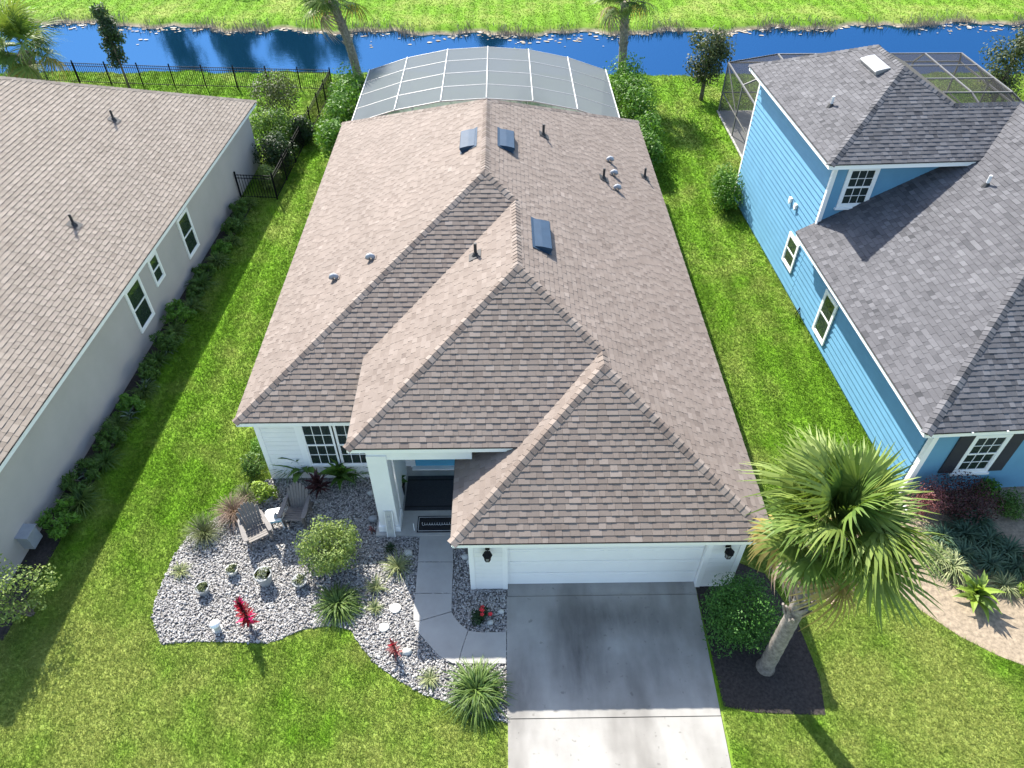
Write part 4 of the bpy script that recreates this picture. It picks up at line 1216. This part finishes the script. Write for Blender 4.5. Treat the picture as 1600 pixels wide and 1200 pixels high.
# --- palms
def frond_mesh(Lp, Rr, nseg, droop, m, seed, thick=0.062):
    r = random.Random(seed); mb = MB()
    mb.tube([(0, 0, 0), (Lp * .5, 0, 0.02), (Lp, 0, -0.03)], [0.022, 0.014, 0.009], 4, 0.7)
    for i in range(nseg):
        a = (i / (nseg - 1) - 0.5) * R(250)
        L = Rr * (0.72 + 0.28 * math.cos(a * 0.62)) * r.uniform(0.85, 1.08)
        ox = Lp - 0.03 + 0.14 * math.cos(a * 0.5)
        dirx, diry = math.cos(a), math.sin(a)
        dz0 = 0.16 - 0.10 * abs(math.sin(a)); tone = min(1, max(0, r.gauss(0.5, 0.2)))
        vs = []; sg = 4
        jit = r.uniform(-.06, .06); dd = droop * r.uniform(.7, 1.4)
        for k in range(sg + 1):
            s = k / sg
            x = ox + dirx * L * s * (1 - .12 * dd * s); y = diry * L * s * (1 - .12 * dd * s) + jit * s * s
            z = -0.03 + dz0 * L * s - dd * L * s ** 2.3
            w_ = thick * (0.25 + 2.2 * s if s < .4 else 1.13 * ((1 - s) / .6) ** .8 + .05) * 0.5
            vs += [(x - diry * w_, y + dirx * w_, z - 0.4 * w_), (x + diry * w_, y - dirx * w_, z + 0.4 * w_)]
        mb.add(vs, [(2 * k, 2 * k + 1, 2 * k + 3, 2 * k + 2) for k in range(sg)], tone)
    me = mb.mesh('frond'); me.materials.append(M[m]); return me

def palm(name, label, base, top, crown_up, rad, nfr, seed, r0=0.2, r1=0.17, group=None, boots=26, nseg=34, old=5, dead=3, emin=-0.6):
    r = random.Random(seed)
    t = thing(name, label, 'palm tree', (base[0], base[1], 0), 0, group)
    b = Vector((0, 0, -0.05)); tp = Vector((top[0] - base[0], top[1] - base[1], top[2]))
    pts, rd = [], []
    n = 26
    for i in range(n + 1):
        s = i / n
        p = b.lerp(tp, s); p += Vector((tp.x, tp.y, 0)) * (-0.22 * math.sin(math.pi * s))
        pts.append(p); rd.append((r0 * 1.35 if i == 0 else r0 + (r1 - r0) * s) * (1 + (0.035 if i % 2 else -0.02)))
    MB().tube(pts, rd, 14).build('trunk', 'palm_trunk', t, True)
    # old leaf bases clasping the upper trunk
    for i in range(boots):
        s = 1 - 0.5 * (i / boots); k = min(n, int(s * n)); p = pts[k]
        a = i * 2.4
        d = Vector((math.cos(a), math.sin(a), 0)); sd = Vector((-d.y, d.x, 0)); up = (tp - b).normalized()
        q = p + d * (rd[k] * .8)
        mb = MB(); L = r.uniform(.22, .34); w_ = .085
        mb.add([q - sd * w_, q + sd * w_, q + sd * .03 + d * .13 + up * L, q - sd * .03 + d * .13 + up * L, q - sd * w_ * .6 + d * .07, q + sd * w_ * .6 + d * .07, q + sd * .025 + d * .17 + up * L * .97, q - sd * .025 + d * .17 + up * L * .97],
               [(0, 3, 2, 1), (4, 5, 6, 7), (0, 1, 5, 4), (1, 2, 6, 5), (2, 3, 7, 6), (3, 0, 4, 7)])
        mb.build('leaf_base', 'palm_trunk', t)
    Lp = rad * .46; Rr = rad * .60
    ms = [frond_mesh(Lp * k, Rr * k, nseg, dr, 'lf_palm' if i % 2 else 'lf_palm_young', seed + i) for i, (k, dr) in enumerate(((1, .28), (.95, .45), (1.08, .62), (.85, .22)))]
    mo = frond_mesh(Lp, Rr, nseg, .8, 'lf_palm_old', seed + 9); md = frond_mesh(Lp, Rr * .9, nseg - 8, 1.0, 'lf_palm_dead', seed + 11)
    c = tp + Vector(crown_up)
    for i in range(nfr):
        f = (i + .5) / nfr
        el = math.asin(min(1, max(-1, 1 - f * (1 - math.sin(emin))))) if True else 0
        az = i * 2.39996 + r.uniform(-.15, .15)
        o = link('frond', r.choice(ms), None, t)
        o.location = tp.lerp(c, 0.25 + .75 * (1 - f) ** .7); o.rotation_euler = Euler((r.uniform(-.7, .7), -el + r.uniform(-.22, .22), az)); o.scale = (r.uniform(.85, 1.1),) * 3
    for i in range(5):
        o = link('frond', ms[3], None, t); o.location = c - Vector((0, 0, .25)); o.rotation_euler = Euler((r.uniform(-.5, .5), -R(70 + 4 * i), i * 2.4)); o.scale = (.8, .8, .8)
    for i in range(old + dead):
        az = (i * 2.1 + .6) if i < old else [3.5, 3.0, 5.4, 2.6, 4.2][(i - old) % 5]
        o = link('frond', mo if i < old else md, None, t)
        o.location = tp.lerp(c, .3); o.rotation_euler = Euler((r.uniform(-.4, .4), r.uniform(.25, .6) if i < old else r.uniform(.5, 1.0), az))
    return t

palm('cabbage_palm', 'leaning cabbage palm with dense fan fronds beside the driveway', (6.22, 7.66), (6.30, 7.80, 4.95), (-0.06, 0.05, 0.75), 1.62, 42, 3, 0.19, 0.15, emin=0.08, boots=44)

# rear palms: trunks seen, crowns near the top of the frame
palm('pond_palm', 'tall palm leaning left behind the hedge, dark trunk against the pond', (-8.3, 42.6), (-9.1, 42.2, 5.1), (0, 0, 0.5), 2.2, 26, 5, .26, .22, 'palms by the pond', 20, 26, 2, 2, -0.45)
palm('pond_palm', 'straight tall palm by the right end of the pale screen enclosure', (7.0, 42.6), (6.7, 42.2, 4.95), (0, 0, 0.5), 1.9, 24, 6, .25, .21, 'palms by the pond', 20, 26, 2, 1, -0.3)
palm('short_palm', 'short stout palm with full crown standing behind the grey house roof', (-26.4, 41.2), (-25.8, 40.8, 2.9), (0, 0, 0.7), 2.3, 34, 8, .48, .38, None, 16, 26, 3, 2, -0.5)

# trees
def tree(name, label, loc, h, rx, rz, m, n, seed, leaf=0.16, trunk_r=0.09, lean=(0, 0), group=None, clumps=22, cr=.36, cat='tree', trunk_h=None):
    t = thing(name, label, cat, (loc[0], loc[1], ground_z(np.array([loc[0]]), np.array([loc[1]]))[0]), 0, group)
    th = trunk_h or (h - 1.6 * rz)
    cz = h - rz
    cs = clumpset(rx * .8, rx * .8, rz * .85, 0, clumps, cr * (rx + rz) / 1.6, seed)
    r0 = random.Random(seed)
    cs = [(a + lean[0], b + lean[1], cz + (r0.uniform(-1, 1) * rz * .85), d) for a, b, _, d in cs]
    cs = [(lean[0] + (a - lean[0]) * max(.35, math.sqrt(max(0, 1 - ((z - cz) / rz) ** 2))), lean[1] + (b - lean[1]) * max(.35, math.sqrt(max(0, 1 - ((z - cz) / rz) ** 2))), z, d) for a, b, z, d in cs]
    tag(link('crown', leaf_mesh('crown', cs, n, leaf, .55, seed, spread=.75), m, t), kind='stuff')
    tr = MB(); tp = Vector((lean[0] * .8, lean[1] * .8, cz + rz * .3))
    tr.tube([(0, 0, -.05), tp * .35, tp * .7, tp], [trunk_r * 1.3, trunk_r, trunk_r * .7, trunk_r * .25], 9).build('trunk', 'bark', t, True)
    for i in range(9):
        c = cs[i % len(cs)]; s = .45 + .4 * (i / 9)
        MB().tube([tp * s, (Vector(c[:3]) + tp * s) / 2 + Vector((0, 0, .05)), c[:3]], [trunk_r * .5, trunk_r * .3, trunk_r * .1], 5).build('branch', 'bark', t)
    return t
tree('oak_tree', 'young round oak tree on the lawn between the two screen enclosures', (11.55, 41.3), 3.75, 1.45, 1.30, 'lf_oak', 5200, 21, .15, .10)
tree('oak_tree', 'pale green tree beyond the bronze screen enclosure at the pond edge', (28.2, 40.5), 3.7, 1.5, 1.6, 'lf_oak', 4200, 22, .16, .09)
tree('slender_tree', 'tall slender dark tree staked behind the pond fence', (-22.2, 43.4), 4.7, .75, 1.75, 'lf_tree', 3600, 23, .17, .06, (-.15, 0.1), clumps=26, cr=.26)
# trees on the far side of the field (seen mirrored in the pond)
for i, (x, y, hh) in enumerate(((-31, 74, 11.5), (-27.5, 77, 10), (-25, 73, 12), (-21.5, 76, 9.5), (-19, 74, 11), (-16.5, 78, 10.5), (-1.0, 76, 8.0), (22, 78, 7.5))):
    tree('field_tree', 'dark tree on the far side of the field, seen only mirrored in the pond', (x, y), hh, 1.9, hh * .36, 'lf_tree', 2200, 40 + i, .5, .18, group='trees beyond the field')

# hedges beside the pale enclosure
for i, (x, y, h, w_) in enumerate(((-7.9, 38.9, 3.2, 1.0), (-8.0, 37.2, 3.3, 1.05), (-7.95, 35.4, 3.1, 1.0), (-8.1, 33.6, 2.6, .85))):
    bush('viburnum', 'tall glossy green hedge shrub left of the pale screen enclosure', (x, y), w_, 1.1, h, 'lf_hedge', 3000, .16, 60 + i, group='hedge left of the pale enclosure', clumps=30)
for i, (x, y, h, w_) in enumerate(((6.6, 39.4, 3.3, 1.0), (6.75, 37.6, 3.2, 1.05), (6.95, 35.9, 2.9, 1.0), (7.1, 34.2, 2.3, .85), (7.0, 32.6, 1.9, .7))):
    bush('viburnum', 'tall glossy green hedge shrub right of the pale screen enclosure', (x, y), w_, 1.1, h, 'lf_hedge', 3000, .15, 70 + i, group='hedge right of the pale enclosure', clumps=30)
for i, y in enumerate((31.2, 29.4, 24.6, 21.6)):
    rosette('side_palm', 'spiky green plant against the right wall of the tan-roofed house', (6.35, y), 1.0 if i < 2 else .6, .10, 26, ['lf_palm'], 80 + i, 1.1 if i < 2 else .3, group='spiky plants beside the right wall', elev=(0.0, 1.2), arch=.5)
bush('shrub', 'low leafy shrub behind the far end of the pale enclosure', (1.0, 40.2), .9, .8, 3.7, 'lf_light', 1800, .13, 90, clumps=14)

# shrubs by the lot-line fence
for lab, x, y, rx, h, m, sd in (('tall loose olive shrub behind the grey house corner', -12.0, 37.8, 1.35, 3.0, 'lf_oak', 91), ('round bright green shrub inside the lot-line fence', -11.6, 35.0, 1.15, 2.2, 'lf_bush', 92),
                                ('dark green shrub inside the fence next to the grey wall', -11.0, 33.2, .95, 1.8, 'lf_dark', 93), ('small pale shrub at the foot of the fence corner post', -11.1, 31.4, .65, 1.0, 'lf_light', 94),
                                ('dark shrub leaning against the lot-line fence rails', -10.5, 36.0, .75, 1.5, 'lf_dark', 95)):
    bush('fence_shrub', lab, (x, y), rx, rx, h, m, 3200, .13, sd, clumps=24)
bush('wall_shrub', 'rounded green shrub against the blue house side wall', (10.15, 29.2), .85, 1.2, 1.9, 'lf_hedge', 3800, .12, 96, clumps=28)

# shaded row along the grey house
r_ = random.Random(5)
k = 0
for i in range(24):
    y = 12.0 + i * .76
    x = -12.95 + (y - 10.65) * .0435 + .45 + r_.uniform(-.12, .2)
    if i % 2:
        strap_plant('grassy_plant', 'loose grassy clump in the row along the grey wall', (x, y), r_.uniform(.75, 1.05), 230, .035, ('lf_strap', 'lf_bush')[i % 3 == 0], 300 + i, .95, .5, group='grassy clumps along the grey wall')
    else:
        bush('fern_shrub', 'low dark leafy shrub in the row along the grey wall', (x, y), r_.uniform(.45, .68), r_.uniform(.5, .75), r_.uniform(.4, .8), ('lf_bush', 'lf_hedge')[i % 3 == 0], 1300, .16, 100 + i, group='shrubs along the grey wall', clumps=30, stems=4, aspect=.25, cr=.17)
for i, (px, py) in enumerate(((262, 552), (245, 490), (232, 608), (205, 655), (140, 745))):
    p = G(px, py)
    rosette('bromeliad', 'pale silvery rosette plant in the row along the grey wall', (p.x, p.y), .48, .07, 18, ['lf_brom'], 120 + i, 0, group='silvery rosettes along the grey wall', elev=(.15, 1.2), arch=.55)
# loose shrub at the front corner of the grey house
t = bush('crape_myrtle', 'loose airy light green shrub at the front corner of the grey house', (-12.1, 9.3), 1.05, 1.0, 2.2, 'lf_light', 2600, .085, 130, clumps=26, cr=.2, stems=12)

# --- front bed
def P(x, y): g = G(x, y); return (g.x, g.y)
bush('ligustrum', 'rounded pale green shrub in the middle of the gravel bed', P(520, 880), .86, .82, 1.55, 'lf_light', 6500, .075, 140, clumps=40, cr=.24, stems=8)
bush('boxwood', 'dense clipped dark green ball shrub beside the driveway', (G(1158, 955, .85).x, G(1158, 955, .85).y), 1.12, 1.05, 1.75, 'lf_box', 12000, .065, 141, clumps=60, cr=.26, stems=4)
bush('corner_shrub', 'small green shrub by the front left corner of the tan-roofed house', P(403, 738), .42, .45, .85, 'lf_bush', 1700, .07, 142, clumps=16)
bush('corner_shrub', 'narrow green shrub against the left wall of the tan-roofed house', P(410, 708), .28, .35, .6, 'lf_hedge', 900, .07, 143, clumps=10)
strap_plant('muhly_grass', 'green fountain grass clump at the edge of the gravel', P(322, 838), .95, 420, .012, 'lf_muhly', 150, 1.05, .45)
strap_plant('muhly_grass', 'pinkish brown fountain grass clump behind the left chair', P(368, 806), 1.0, 420, .012, 'lf_pink', 151, 1.0, .5)
strap_plant('muhly_grass', 'dull green fountain grass between pink grass and potted lime plant', P(388, 782), .85, 300, .012, 'lf_muhly', 152, 1.0, .5)
strap_plant('liriope', 'broad green strappy clump below the pale round shrub', P(530, 948), 1.05, 380, .034, 'lf_strap', 153, .85, .55)
strap_plant('liriope', 'big bright green strappy clump touching the driveway edge', P(746, 1085), 1.22, 620, .034, 'lf_strap', 154, .9, .55)
for i, (px, py, L, lab) in enumerate(((622, 888, .75, 'variegated strappy clump beside the walkway'), (588, 920, .55, 'small variegated clump below the walkway clump'), (586, 952, .42, 'smallest pale variegated tuft near the white disc'), (672, 1062, .5, 'yellow green tuft between lawn and walkway'), (283, 895, .5, 'sparse pale tuft at the left edge of the gravel'))):
    strap_plant('flax_lily', lab, P(px, py), L, 90 if i else 150, .022, 'lf_varieg', 160 + i, .9, .45)
rosette('cordyline', 'tall bright red cordyline in the gravel', P(392, 978), .36, .07, 84, ['lf_red', 'lf_red', 'lf_burg', 'lf_magenta'], 170, 1.1, elev=(.35, 1.4), arch=.3)
rosette('cordyline', 'small dark red cordyline near the walkway corner', P(618, 1022), .30, .06, 26, ['lf_red', 'lf_burg', 'lf_burg'], 171, .5, elev=(-.1, 1.3), arch=.35)
rosette('cordyline', 'dark bronze cordyline under the front window', P(500, 768), .55, .09, 34, ['lf_purple'], 172, .45, elev=(0, 1.3), arch=.4)
rosette('fern', 'feathery green fern fronds under the left window pane', P(478, 742), 1.15, .26, 18, ['lf_bush'], 173, .35, elev=(.35, 1.25), arch=.5)
rosette('fern', 'bright green arching fern under the right window pane', P(535, 752), 1.0, .22, 24, ['lf_bush', 'lf_hedge'], 174, .3, elev=(.35, 1.25), arch=.5)
strap_plant('feathery_grass', 'feathery green clump against the wall below the front window', P(462, 735), 1.25, 200, .022, 'lf_bush', 177, 1.05, .35)
strap_plant('feathery_grass', 'fine leaved green clump between the window ferns and the column', P(556, 742), 1.1, 200, .022, 'lf_hedge', 178, 1.05, .35)
rosette('cordyline', 'little red seedling in the gravel below the column', P(582, 832), .18, .04, 12, ['lf_burg'], 175, .15)
strap_plant('dark_tuft', 'dark green tuft at the foot of the porch column', P(610, 858), .34, 90, .02, 'lf_dark', 176, .9, .4)
# red flowering plant by the garage
t = bush('flowering_plant', 'low red flowering plant in the gravel by the garage pier', P(752, 966), .36, .26, .32, 'lf_dark', 700, .075, 180, clumps=9, stems=2)
rf = random.Random(4)
for i in range(7):
    a = rf.uniform(0, 6.28); q = rf.uniform(.05, .32); mb = MB()
    c = Vector((q * math.cos(a), .7 * q * math.sin(a), rf.uniform(.28, .38)))
    for kk in range(5):
        b_ = kk * 1.2566; d = Vector((math.cos(b_), math.sin(b_), .35)); s_ = Vector((-math.sin(b_), math.cos(b_), 0))
        mb.add([c, c + d * .035 + s_ * .022, c + d * .06, c + d * .035 - s_ * .022], [(0, 1, 2, 3)])
    mb.build('flower', 'flower', t)

# --- neighbour bed
bush('loropetalum', 'burgundy leaved shrub by the blue house corner trim', P(1432, 800), .62, .6, 1.2, 'lf_burg', 2200, .06, 190, clumps=18)
bush('loropetalum', 'large dark purple shrub below the blue house shuttered window', P(1492, 800), .95, .75, 1.35, 'lf_purple', 3200, .07, 191, clumps=24)
bush('low_shrub', 'small lime leaved shrub against the blue front wall', P(1535, 775), .45, .4, .65, 'lf_hedge', 1400, .08, 192, clumps=14)
bush('low_shrub', 'olive green mound shrub between strappy clumps and blue wall', P(1575, 800), .55, .5, .7, 'lf_bush', 1800, .07, 193, clumps=16)
bush('low_shrub', 'round green shrub at the outer end of the straw bed', P(1604, 935), .40, .40, .6, 'lf_lime', 1200, .07, 194, clumps=12)
bush('low_shrub', 'red flecked shrub above the round lime shrub', P(1612, 890), .45, .4, .6, 'lf_burg', 1200, .07, 195, clumps=12)
for i, (px, py, m) in enumerate(((1470, 845, 'lf_teal'), (1505, 838, 'lf_teal'), (1540, 850, 'lf_teal'), (1500, 868, 'lf_teal'), (1462, 875, 'lf_varieg'), (1545, 885, 'lf_teal'), (1570, 865, 'lf_teal'), (1520, 815, 'lf_teal'), (1585, 890, 'lf_teal'), (1485, 890, 'lf_varieg'))):
    strap_plant('bed_liriope', 'blue green strappy clump in the shaded straw bed' if m == 'lf_teal' else ('pale striped clump under the palm fronds in the straw bed', 'pale striped clump between teal clumps and the sunny straw')[i > 5], P(px, py), .95, 220, .040, m, 200 + i, .85, .5, group='strappy clumps in the straw bed' if m == 'lf_teal' else None)
rosette('philodendron', 'bright green split leaf plant on the sunny straw', P(1518, 935), .85, .20, 34, ['lf_strap', 'lf_lime'], 210, .2, elev=(.1, 1.2), arch=.45)
strap_plant('bed_grass', 'pale strappy clump next to the split leaf plant', P(1566, 918), .8, 200, .028, 'lf_varieg', 211, .85, .5)
rosette('palm_sprout', 'low dead brown fan sprout on the lawn below the palm crown', (8.35, 9.35), .3, .05, 10, ['lf_palm_dead'], 212, 0.05)

# ================================================================= FRONT BED THINGS
def pot(name, label, px, py, r0, r1, h, m, plant, seed, cat='planter'):
    g = G(px, py); t = thing(name, label, cat, (g.x, g.y, 0.03))
    MB().tube([(0, 0, 0), (0, 0, h - .05), (0, 0, h - .05), (0, 0, h), (0, 0, h), (0, 0, h - .04)], [r0, r1, r1 * 1.08, r1 * 1.10, r1 * .94, r1 * .92], 20).build('pot', m, t)
    MB().tube([(0, 0, h - .05), (0, 0, h - .025)], [r1 * .93, r1 * .93], 16).build('soil', 'soil', t)
    if plant:
        cs = [(random.Random(seed + i).uniform(-.6, .6) * r1, random.Random(seed + 50 + i).uniform(-.6, .6) * r1, h + .02, r1 * .42) for i in range(12)]
        tag(link('foliage', leaf_mesh('foliage', cs, 420, .045, .6, seed), plant, t), kind='stuff')
    return t
pot('flower_pot', 'white rimmed small pot nearest the left chair', 365, 896, .10, .15, .20, 'pot_white', 'lf_muhly', 220)
pot('flower_pot', 'large grey bucket pot with succulents right of the small white pot', 416, 910, .16, .21, .40, 'pot_grey', 'lf_muhly', 221)
pot('flower_pot', 'small grey pot with mossy top near the lawn edge of the gravel', 320, 926, .11, .16, .24, 'pot_grey', 'lf_muhly', 222)
pot('flower_pot', 'low mossy pot between the bucket pot and strappy clump', 471, 914, .10, .18, .22, 'pot_grey', 'lf_muhly', 223)
pot('flower_pot', 'grey pot with bushy lime green plant beside the fountain grasses', 420, 782, .14, .19, .26, 'pot_grey', None, 224)
g = G(418, 780); bush('lime_plant', 'bushy lime green plant filling the grey pot by the fountain grasses', (g.x, g.y), .36, .32, .78, 'lf_lime', 1300, .085, 225, clumps=14, stems=3)
pot('porch_planter', 'tall black planter on the porch behind the column', 626, 775, .13, .19, .62, 'pot_black', None, 226)
g = G(626, 775); rosette('porch_plant', 'leafy green plant in the tall black porch planter', (g.x, g.y), .34, .14, 18, ['lf_bush'], 227, .1, z=.66, elev=(.2, 1.3))
# white garden light
g = G(341, 984); t = thing('garden_lantern', 'short white garden lantern standing in the gravel', 'lantern', (g.x, g.y, .02))
MB().tube([(0, 0, 0), (0, 0, .05), (0, 0, .05), (0, 0, .26)], [.12, .12, .085, .085], 16).build('body', 'pot_white', t)
MB().tube([(0, 0, .26), (0, 0, .28), (0, 0, .34), (0, 0, .37)], [.125, .13, .085, .02], 16).build('cap', 'white_trim', t, True)
# flat stepping discs, white stones
for i, (px, py, rr) in enumerate(((618, 952, .15), (600, 982, .13))):
    g = G(px, py)
    pts = [(g.x + rr * (1 + .08 * math.sin(3 * a + i)) * math.cos(a), g.y + rr * .9 * math.sin(a)) for a in [kk * 6.2832 / 18 for kk in range(18)]]
    o = MB().prism(pts, .03, .075).build('stone_disc', 'pot_white'); tag(o, ['flat round white disc in the gravel beside the walkway', 'half buried round white disc below the other disc'][i], 'garden stone')
def rock(px, py, s, lab, seed, tone='pot_white'):
    r = random.Random(seed); g = G(px, py); mb = MB(); n = 8; rings = []
    vs = []
    for j, (zz, k) in enumerate(((0, .8), (.35, 1), (.7, .75), (.9, .3))):
        for i in range(n):
            a = i * 6.2832 / n
            q = s * k * r.uniform(.8, 1.15); vs.append((g.x + q * math.cos(a), g.y + q * .8 * math.sin(a), .01 + zz * s))
    fs = [(j * n + i, j * n + (i + 1) % n, (j + 1) * n + (i + 1) % n, (j + 1) * n + i) for j in range(3) for i in range(n)] + [tuple(range(3 * n, 4 * n))]
    o = mb.add(vs, fs).build('rock', tone, None, True); tag(o, lab, 'rock')
rock(579, 772, .11, 'single white rock left of the porch column', 1); rock(583, 812, .15, 'flat grey rock beside the porch column foot', 2, 'pot_grey'); rock(638, 866, .14, 'white quartz rock by the walkway top', 3)
rock(727, 872, .13, 'white rock between walkway and garage pier', 4); rock(735, 880, .12, 'second white rock close to the garage pier', 5); rock(783, 957, .09, 'white rock at the driveway edge by red flowers', 6); rock(766, 974, .10, 'white rock below the red flowering plant', 7); rock(636, 1020, .14, 'pale rock beside the small dark red cordyline', 8)

# adirondack chairs
def chair(label, loc, rz):
    t = thing('garden_chair', label, 'chair', (loc[0], loc[1], .03), rz, 'slatted garden chairs')
    m = 'chair_wood'
    # +Y is where the sitter faces
    for s in (-1, 1):
        MB().add([(s * .27 - .012, .42, .30), (s * .27 + .012, .42, .30), (s * .27 + .012, -.50, .0), (s * .27 - .012, -.50, .0), (s * .27 - .012, .42, .38), (s * .27 + .012, .42, .38), (s * .27 + .012, -.42, .15), (s * .27 - .012, -.42, .15)],
                 [(0, 1, 2, 3), (4, 7, 6, 5), (0, 4, 5, 1), (2, 6, 7, 3), (0, 3, 7, 4), (1, 5, 6, 2)]).build('side_rail', m, t)
        MB().box((s * .30, .36, .27), (.03, .10, .54)).build('leg', m, t)
        MB().box((s * .30, -.22, .27), (.03, .09, .54)).build('leg', m, t)
        arm = [(.0, .46), (.085, .44), (.10, .25), (.06, -.10), (.03, -.34), (-.035, -.34), (-.05, .25), (-.04, .44)]
        MB().prism([(s * (.31 + a * .9), b) for a, b in arm], .545, .575).build('armrest', m, t)
    for i in range(6):
        y = .38 - i * .095; z = .385 - i * .0262
        MB().box((0, y, z), (.56, .082, .022), (R(15.5), 0, 0)).build('seat_slat', m, t)
    th = R(24)
    for i in range(7):
        a = (i - 3)
        Ls = .80 - .022 * a * a
        x0, x1 = a * .066, a * .088
        w0, w1 = .030, .040
        def bp(x, s): return (x, -.16 - math.sin(th) * s, .25 + math.cos(th) * s)
        q = [bp(x0 - w0, 0), bp(x0 + w0, 0), bp(x1 + w1, Ls * .93), bp(x1 + w1 * .4, Ls), bp(x1 - w1 * .4, Ls), bp(x1 - w1, Ls * .93)]
        off = Vector((0, math.cos(th) * .02, math.sin(th) * .02)); kq = len(q)
        MB().add([Vector(v) for v in q] + [Vector(v) + off for v in q], [tuple(range(kq)), tuple(range(2 * kq - 1, kq - 1, -1))] + [(i_, kq + i_, kq + (i_ + 1) % kq, (i_ + 1) % kq) for i_ in range(kq)]).build('back_slat', m, t)
    MB().box((0, -.36, .55), (.62, .05, .03)).build('back_rail', m, t)
    return t
c1 = G(404, 838); c2 = G(468, 808)
chair('grey slatted garden chair angled towards the lawn, in sunshine', (c1.x, c1.y), R(180 + 32))
chair('grey slatted garden chair in the shade, facing straight out from the window', (c2.x, c2.y), R(180 - 4))
g = G(434, 820); t = thing('side_table', 'small white side table with aqua sides between the two garden chairs', 'table', (g.x, g.y, .03), R(12))
MB().prism([(-.24, -.15), (-.17, -.22), (.17, -.22), (.24, -.15), (.24, .15), (.17, .22), (-.17, .22), (-.24, .15)], .42, .45).build('table_top', 'white_trim', t)
for sx in (-1, 1):
    MB().box((sx * .19, 0, .36), (.02, .34, .10)).build('apron', 'aqua', t); MB().box((0, sx * .17, .36), (.36, .02, .10)).build('apron', 'aqua', t)
    for sy in (-1, 1): MB().bar((sx * .17, sy * .15, .42), (sx * .20, sy * .18, 0), .035).build('leg', 'white_trim', t)
g2 = G(432, 808, .48); o = thing('table_ornament', 'small dark ornament standing on the white side table', 'ornament', (g2.x, g2.y, .482))
MB().tube([(0, 0, 0), (0, 0, .03), (0, 0, .10), (0, 0, .16)], [.07, .085, .06, .02], 10).build('body', 'pot_grey', o, True)
MB().tube([(0, 0, .15), (0, 0, .2)], [.03, .012], 8).build('top', 'chair_wood', o, True)

# porch things
o = MB().box((-1.93, 12.95, .112), (1.95, 1.25, .02)).build('porch_rug', 'rug'); tag(o, 'dark charcoal rug covering the porch floor before the blue door', 'rug')
for y in (12.45, 13.42): MB().box((-1.93, y, .1235), (1.93, .05, .004)).build('woven_stripe', 'mat_black', o)
g0 = G(651, 832, .11); g1 = G(718, 806, .11)
dm = MB().box(((g0.x + g1.x) / 2, (g0.y + g1.y) / 2, .112), (g1.x - g0.x, g1.y - g0.y, .018)).build('door_mat', 'mat_black'); tag(dm, 'black door mat with white script at the porch edge', 'door mat')
cx, cy, ww, hh = (g0.x + g1.x) / 2, (g0.y + g1.y) / 2, g1.x - g0.x, g1.y - g0.y
for y in (-.42, .42): MB().box((cx, cy + y * hh, .1225), (ww * .94, .012, .003)).build('border_line', 'mat_white', dm)
for x in (-.47, .47): MB().box((cx + x * ww, cy, .1225), (.012, hh * .8, .003)).build('border_line', 'mat_white', dm)
sr = random.Random(8); pts = []
for i in range(90):
    s = i / 89; a = i * .95
    pts.append((cx - ww * .40 + ww * .80 * s + .018 * math.cos(a), cy + (.035 + .012 * sr.random()) * math.sin(a) * (1.5 if i < 8 else 1), .1255))
MB().tube(pts, .006, 4).build('script', 'mat_white', dm)
# leaning vertical sign with four faint letters
g = G(612, 838, .02); sg = thing('porch_sign', 'tall pale board sign leaning on the porch column', 'sign', (g.x, g.y - .02, 0.02))
tl = R(-9); rot = Euler((tl, 0, 0)).to_matrix()
MB().box(rot @ Vector((0, 0, .50)), (.24, .025, 1.0), rot).build('board', 'pot_white', sg)
for x in (-.105, .105): MB().box(rot @ Vector((x, -.016, .50)), (.02, .012, 1.0), rot).build('edge_strip', 'white_trim', sg)
lt = {'H': ((-1, -1, -1, 1), (1, -1, 1, 1), (-1, 0, 1, 0)), 'U': ((-1, -1, -1, 1), (1, -1, 1, 1), (-1, -1, 1, -1)), 'S': ((-1, 1, 1, 1), (-1, 0, -1, 1), (-1, 0, 1, 0), (1, -1, 1, 0), (-1, -1, 1, -1))}
for i, ch in enumerate('HUSS'):
    mb = MB()
    for x0, z0, x1, z1 in lt[ch]:
        a = rot @ Vector((x0 * .03, -.0145, .80 - i * .14 + z0 * .045)); b = rot @ Vector((x1 * .03, -.0145, .80 - i * .14 + z1 * .045))
        mb.bar(a, b, .010, .010)
    mb.build('letter', 'utility', sg)
g = G(648, 832); o = MB().tube([(g.x, g.y, 0), (g.x, g.y, .42)], .012, 6).build('garden_stake', 'white_trim'); tag(o, 'thin white stake at the top of the walkway', 'stake')
# hose bib stand by the blue wall
g = G(1249, 497); t = thing('hose_stand', 'dark wire hose stand against the blue side wall', 'hose stand', (g.x - .12, g.y, 0))
for a, b in (((-.1, -.15, 0), (0, 0, .5)), ((.1, -.15, 0), (0, 0, .5)), ((0, .2, 0), (0, 0, .5)), ((-.08, -.1, .2), (.1, .12, .25))):
    MB().bar(a, b, .02).build('leg', 'black_metal', t)
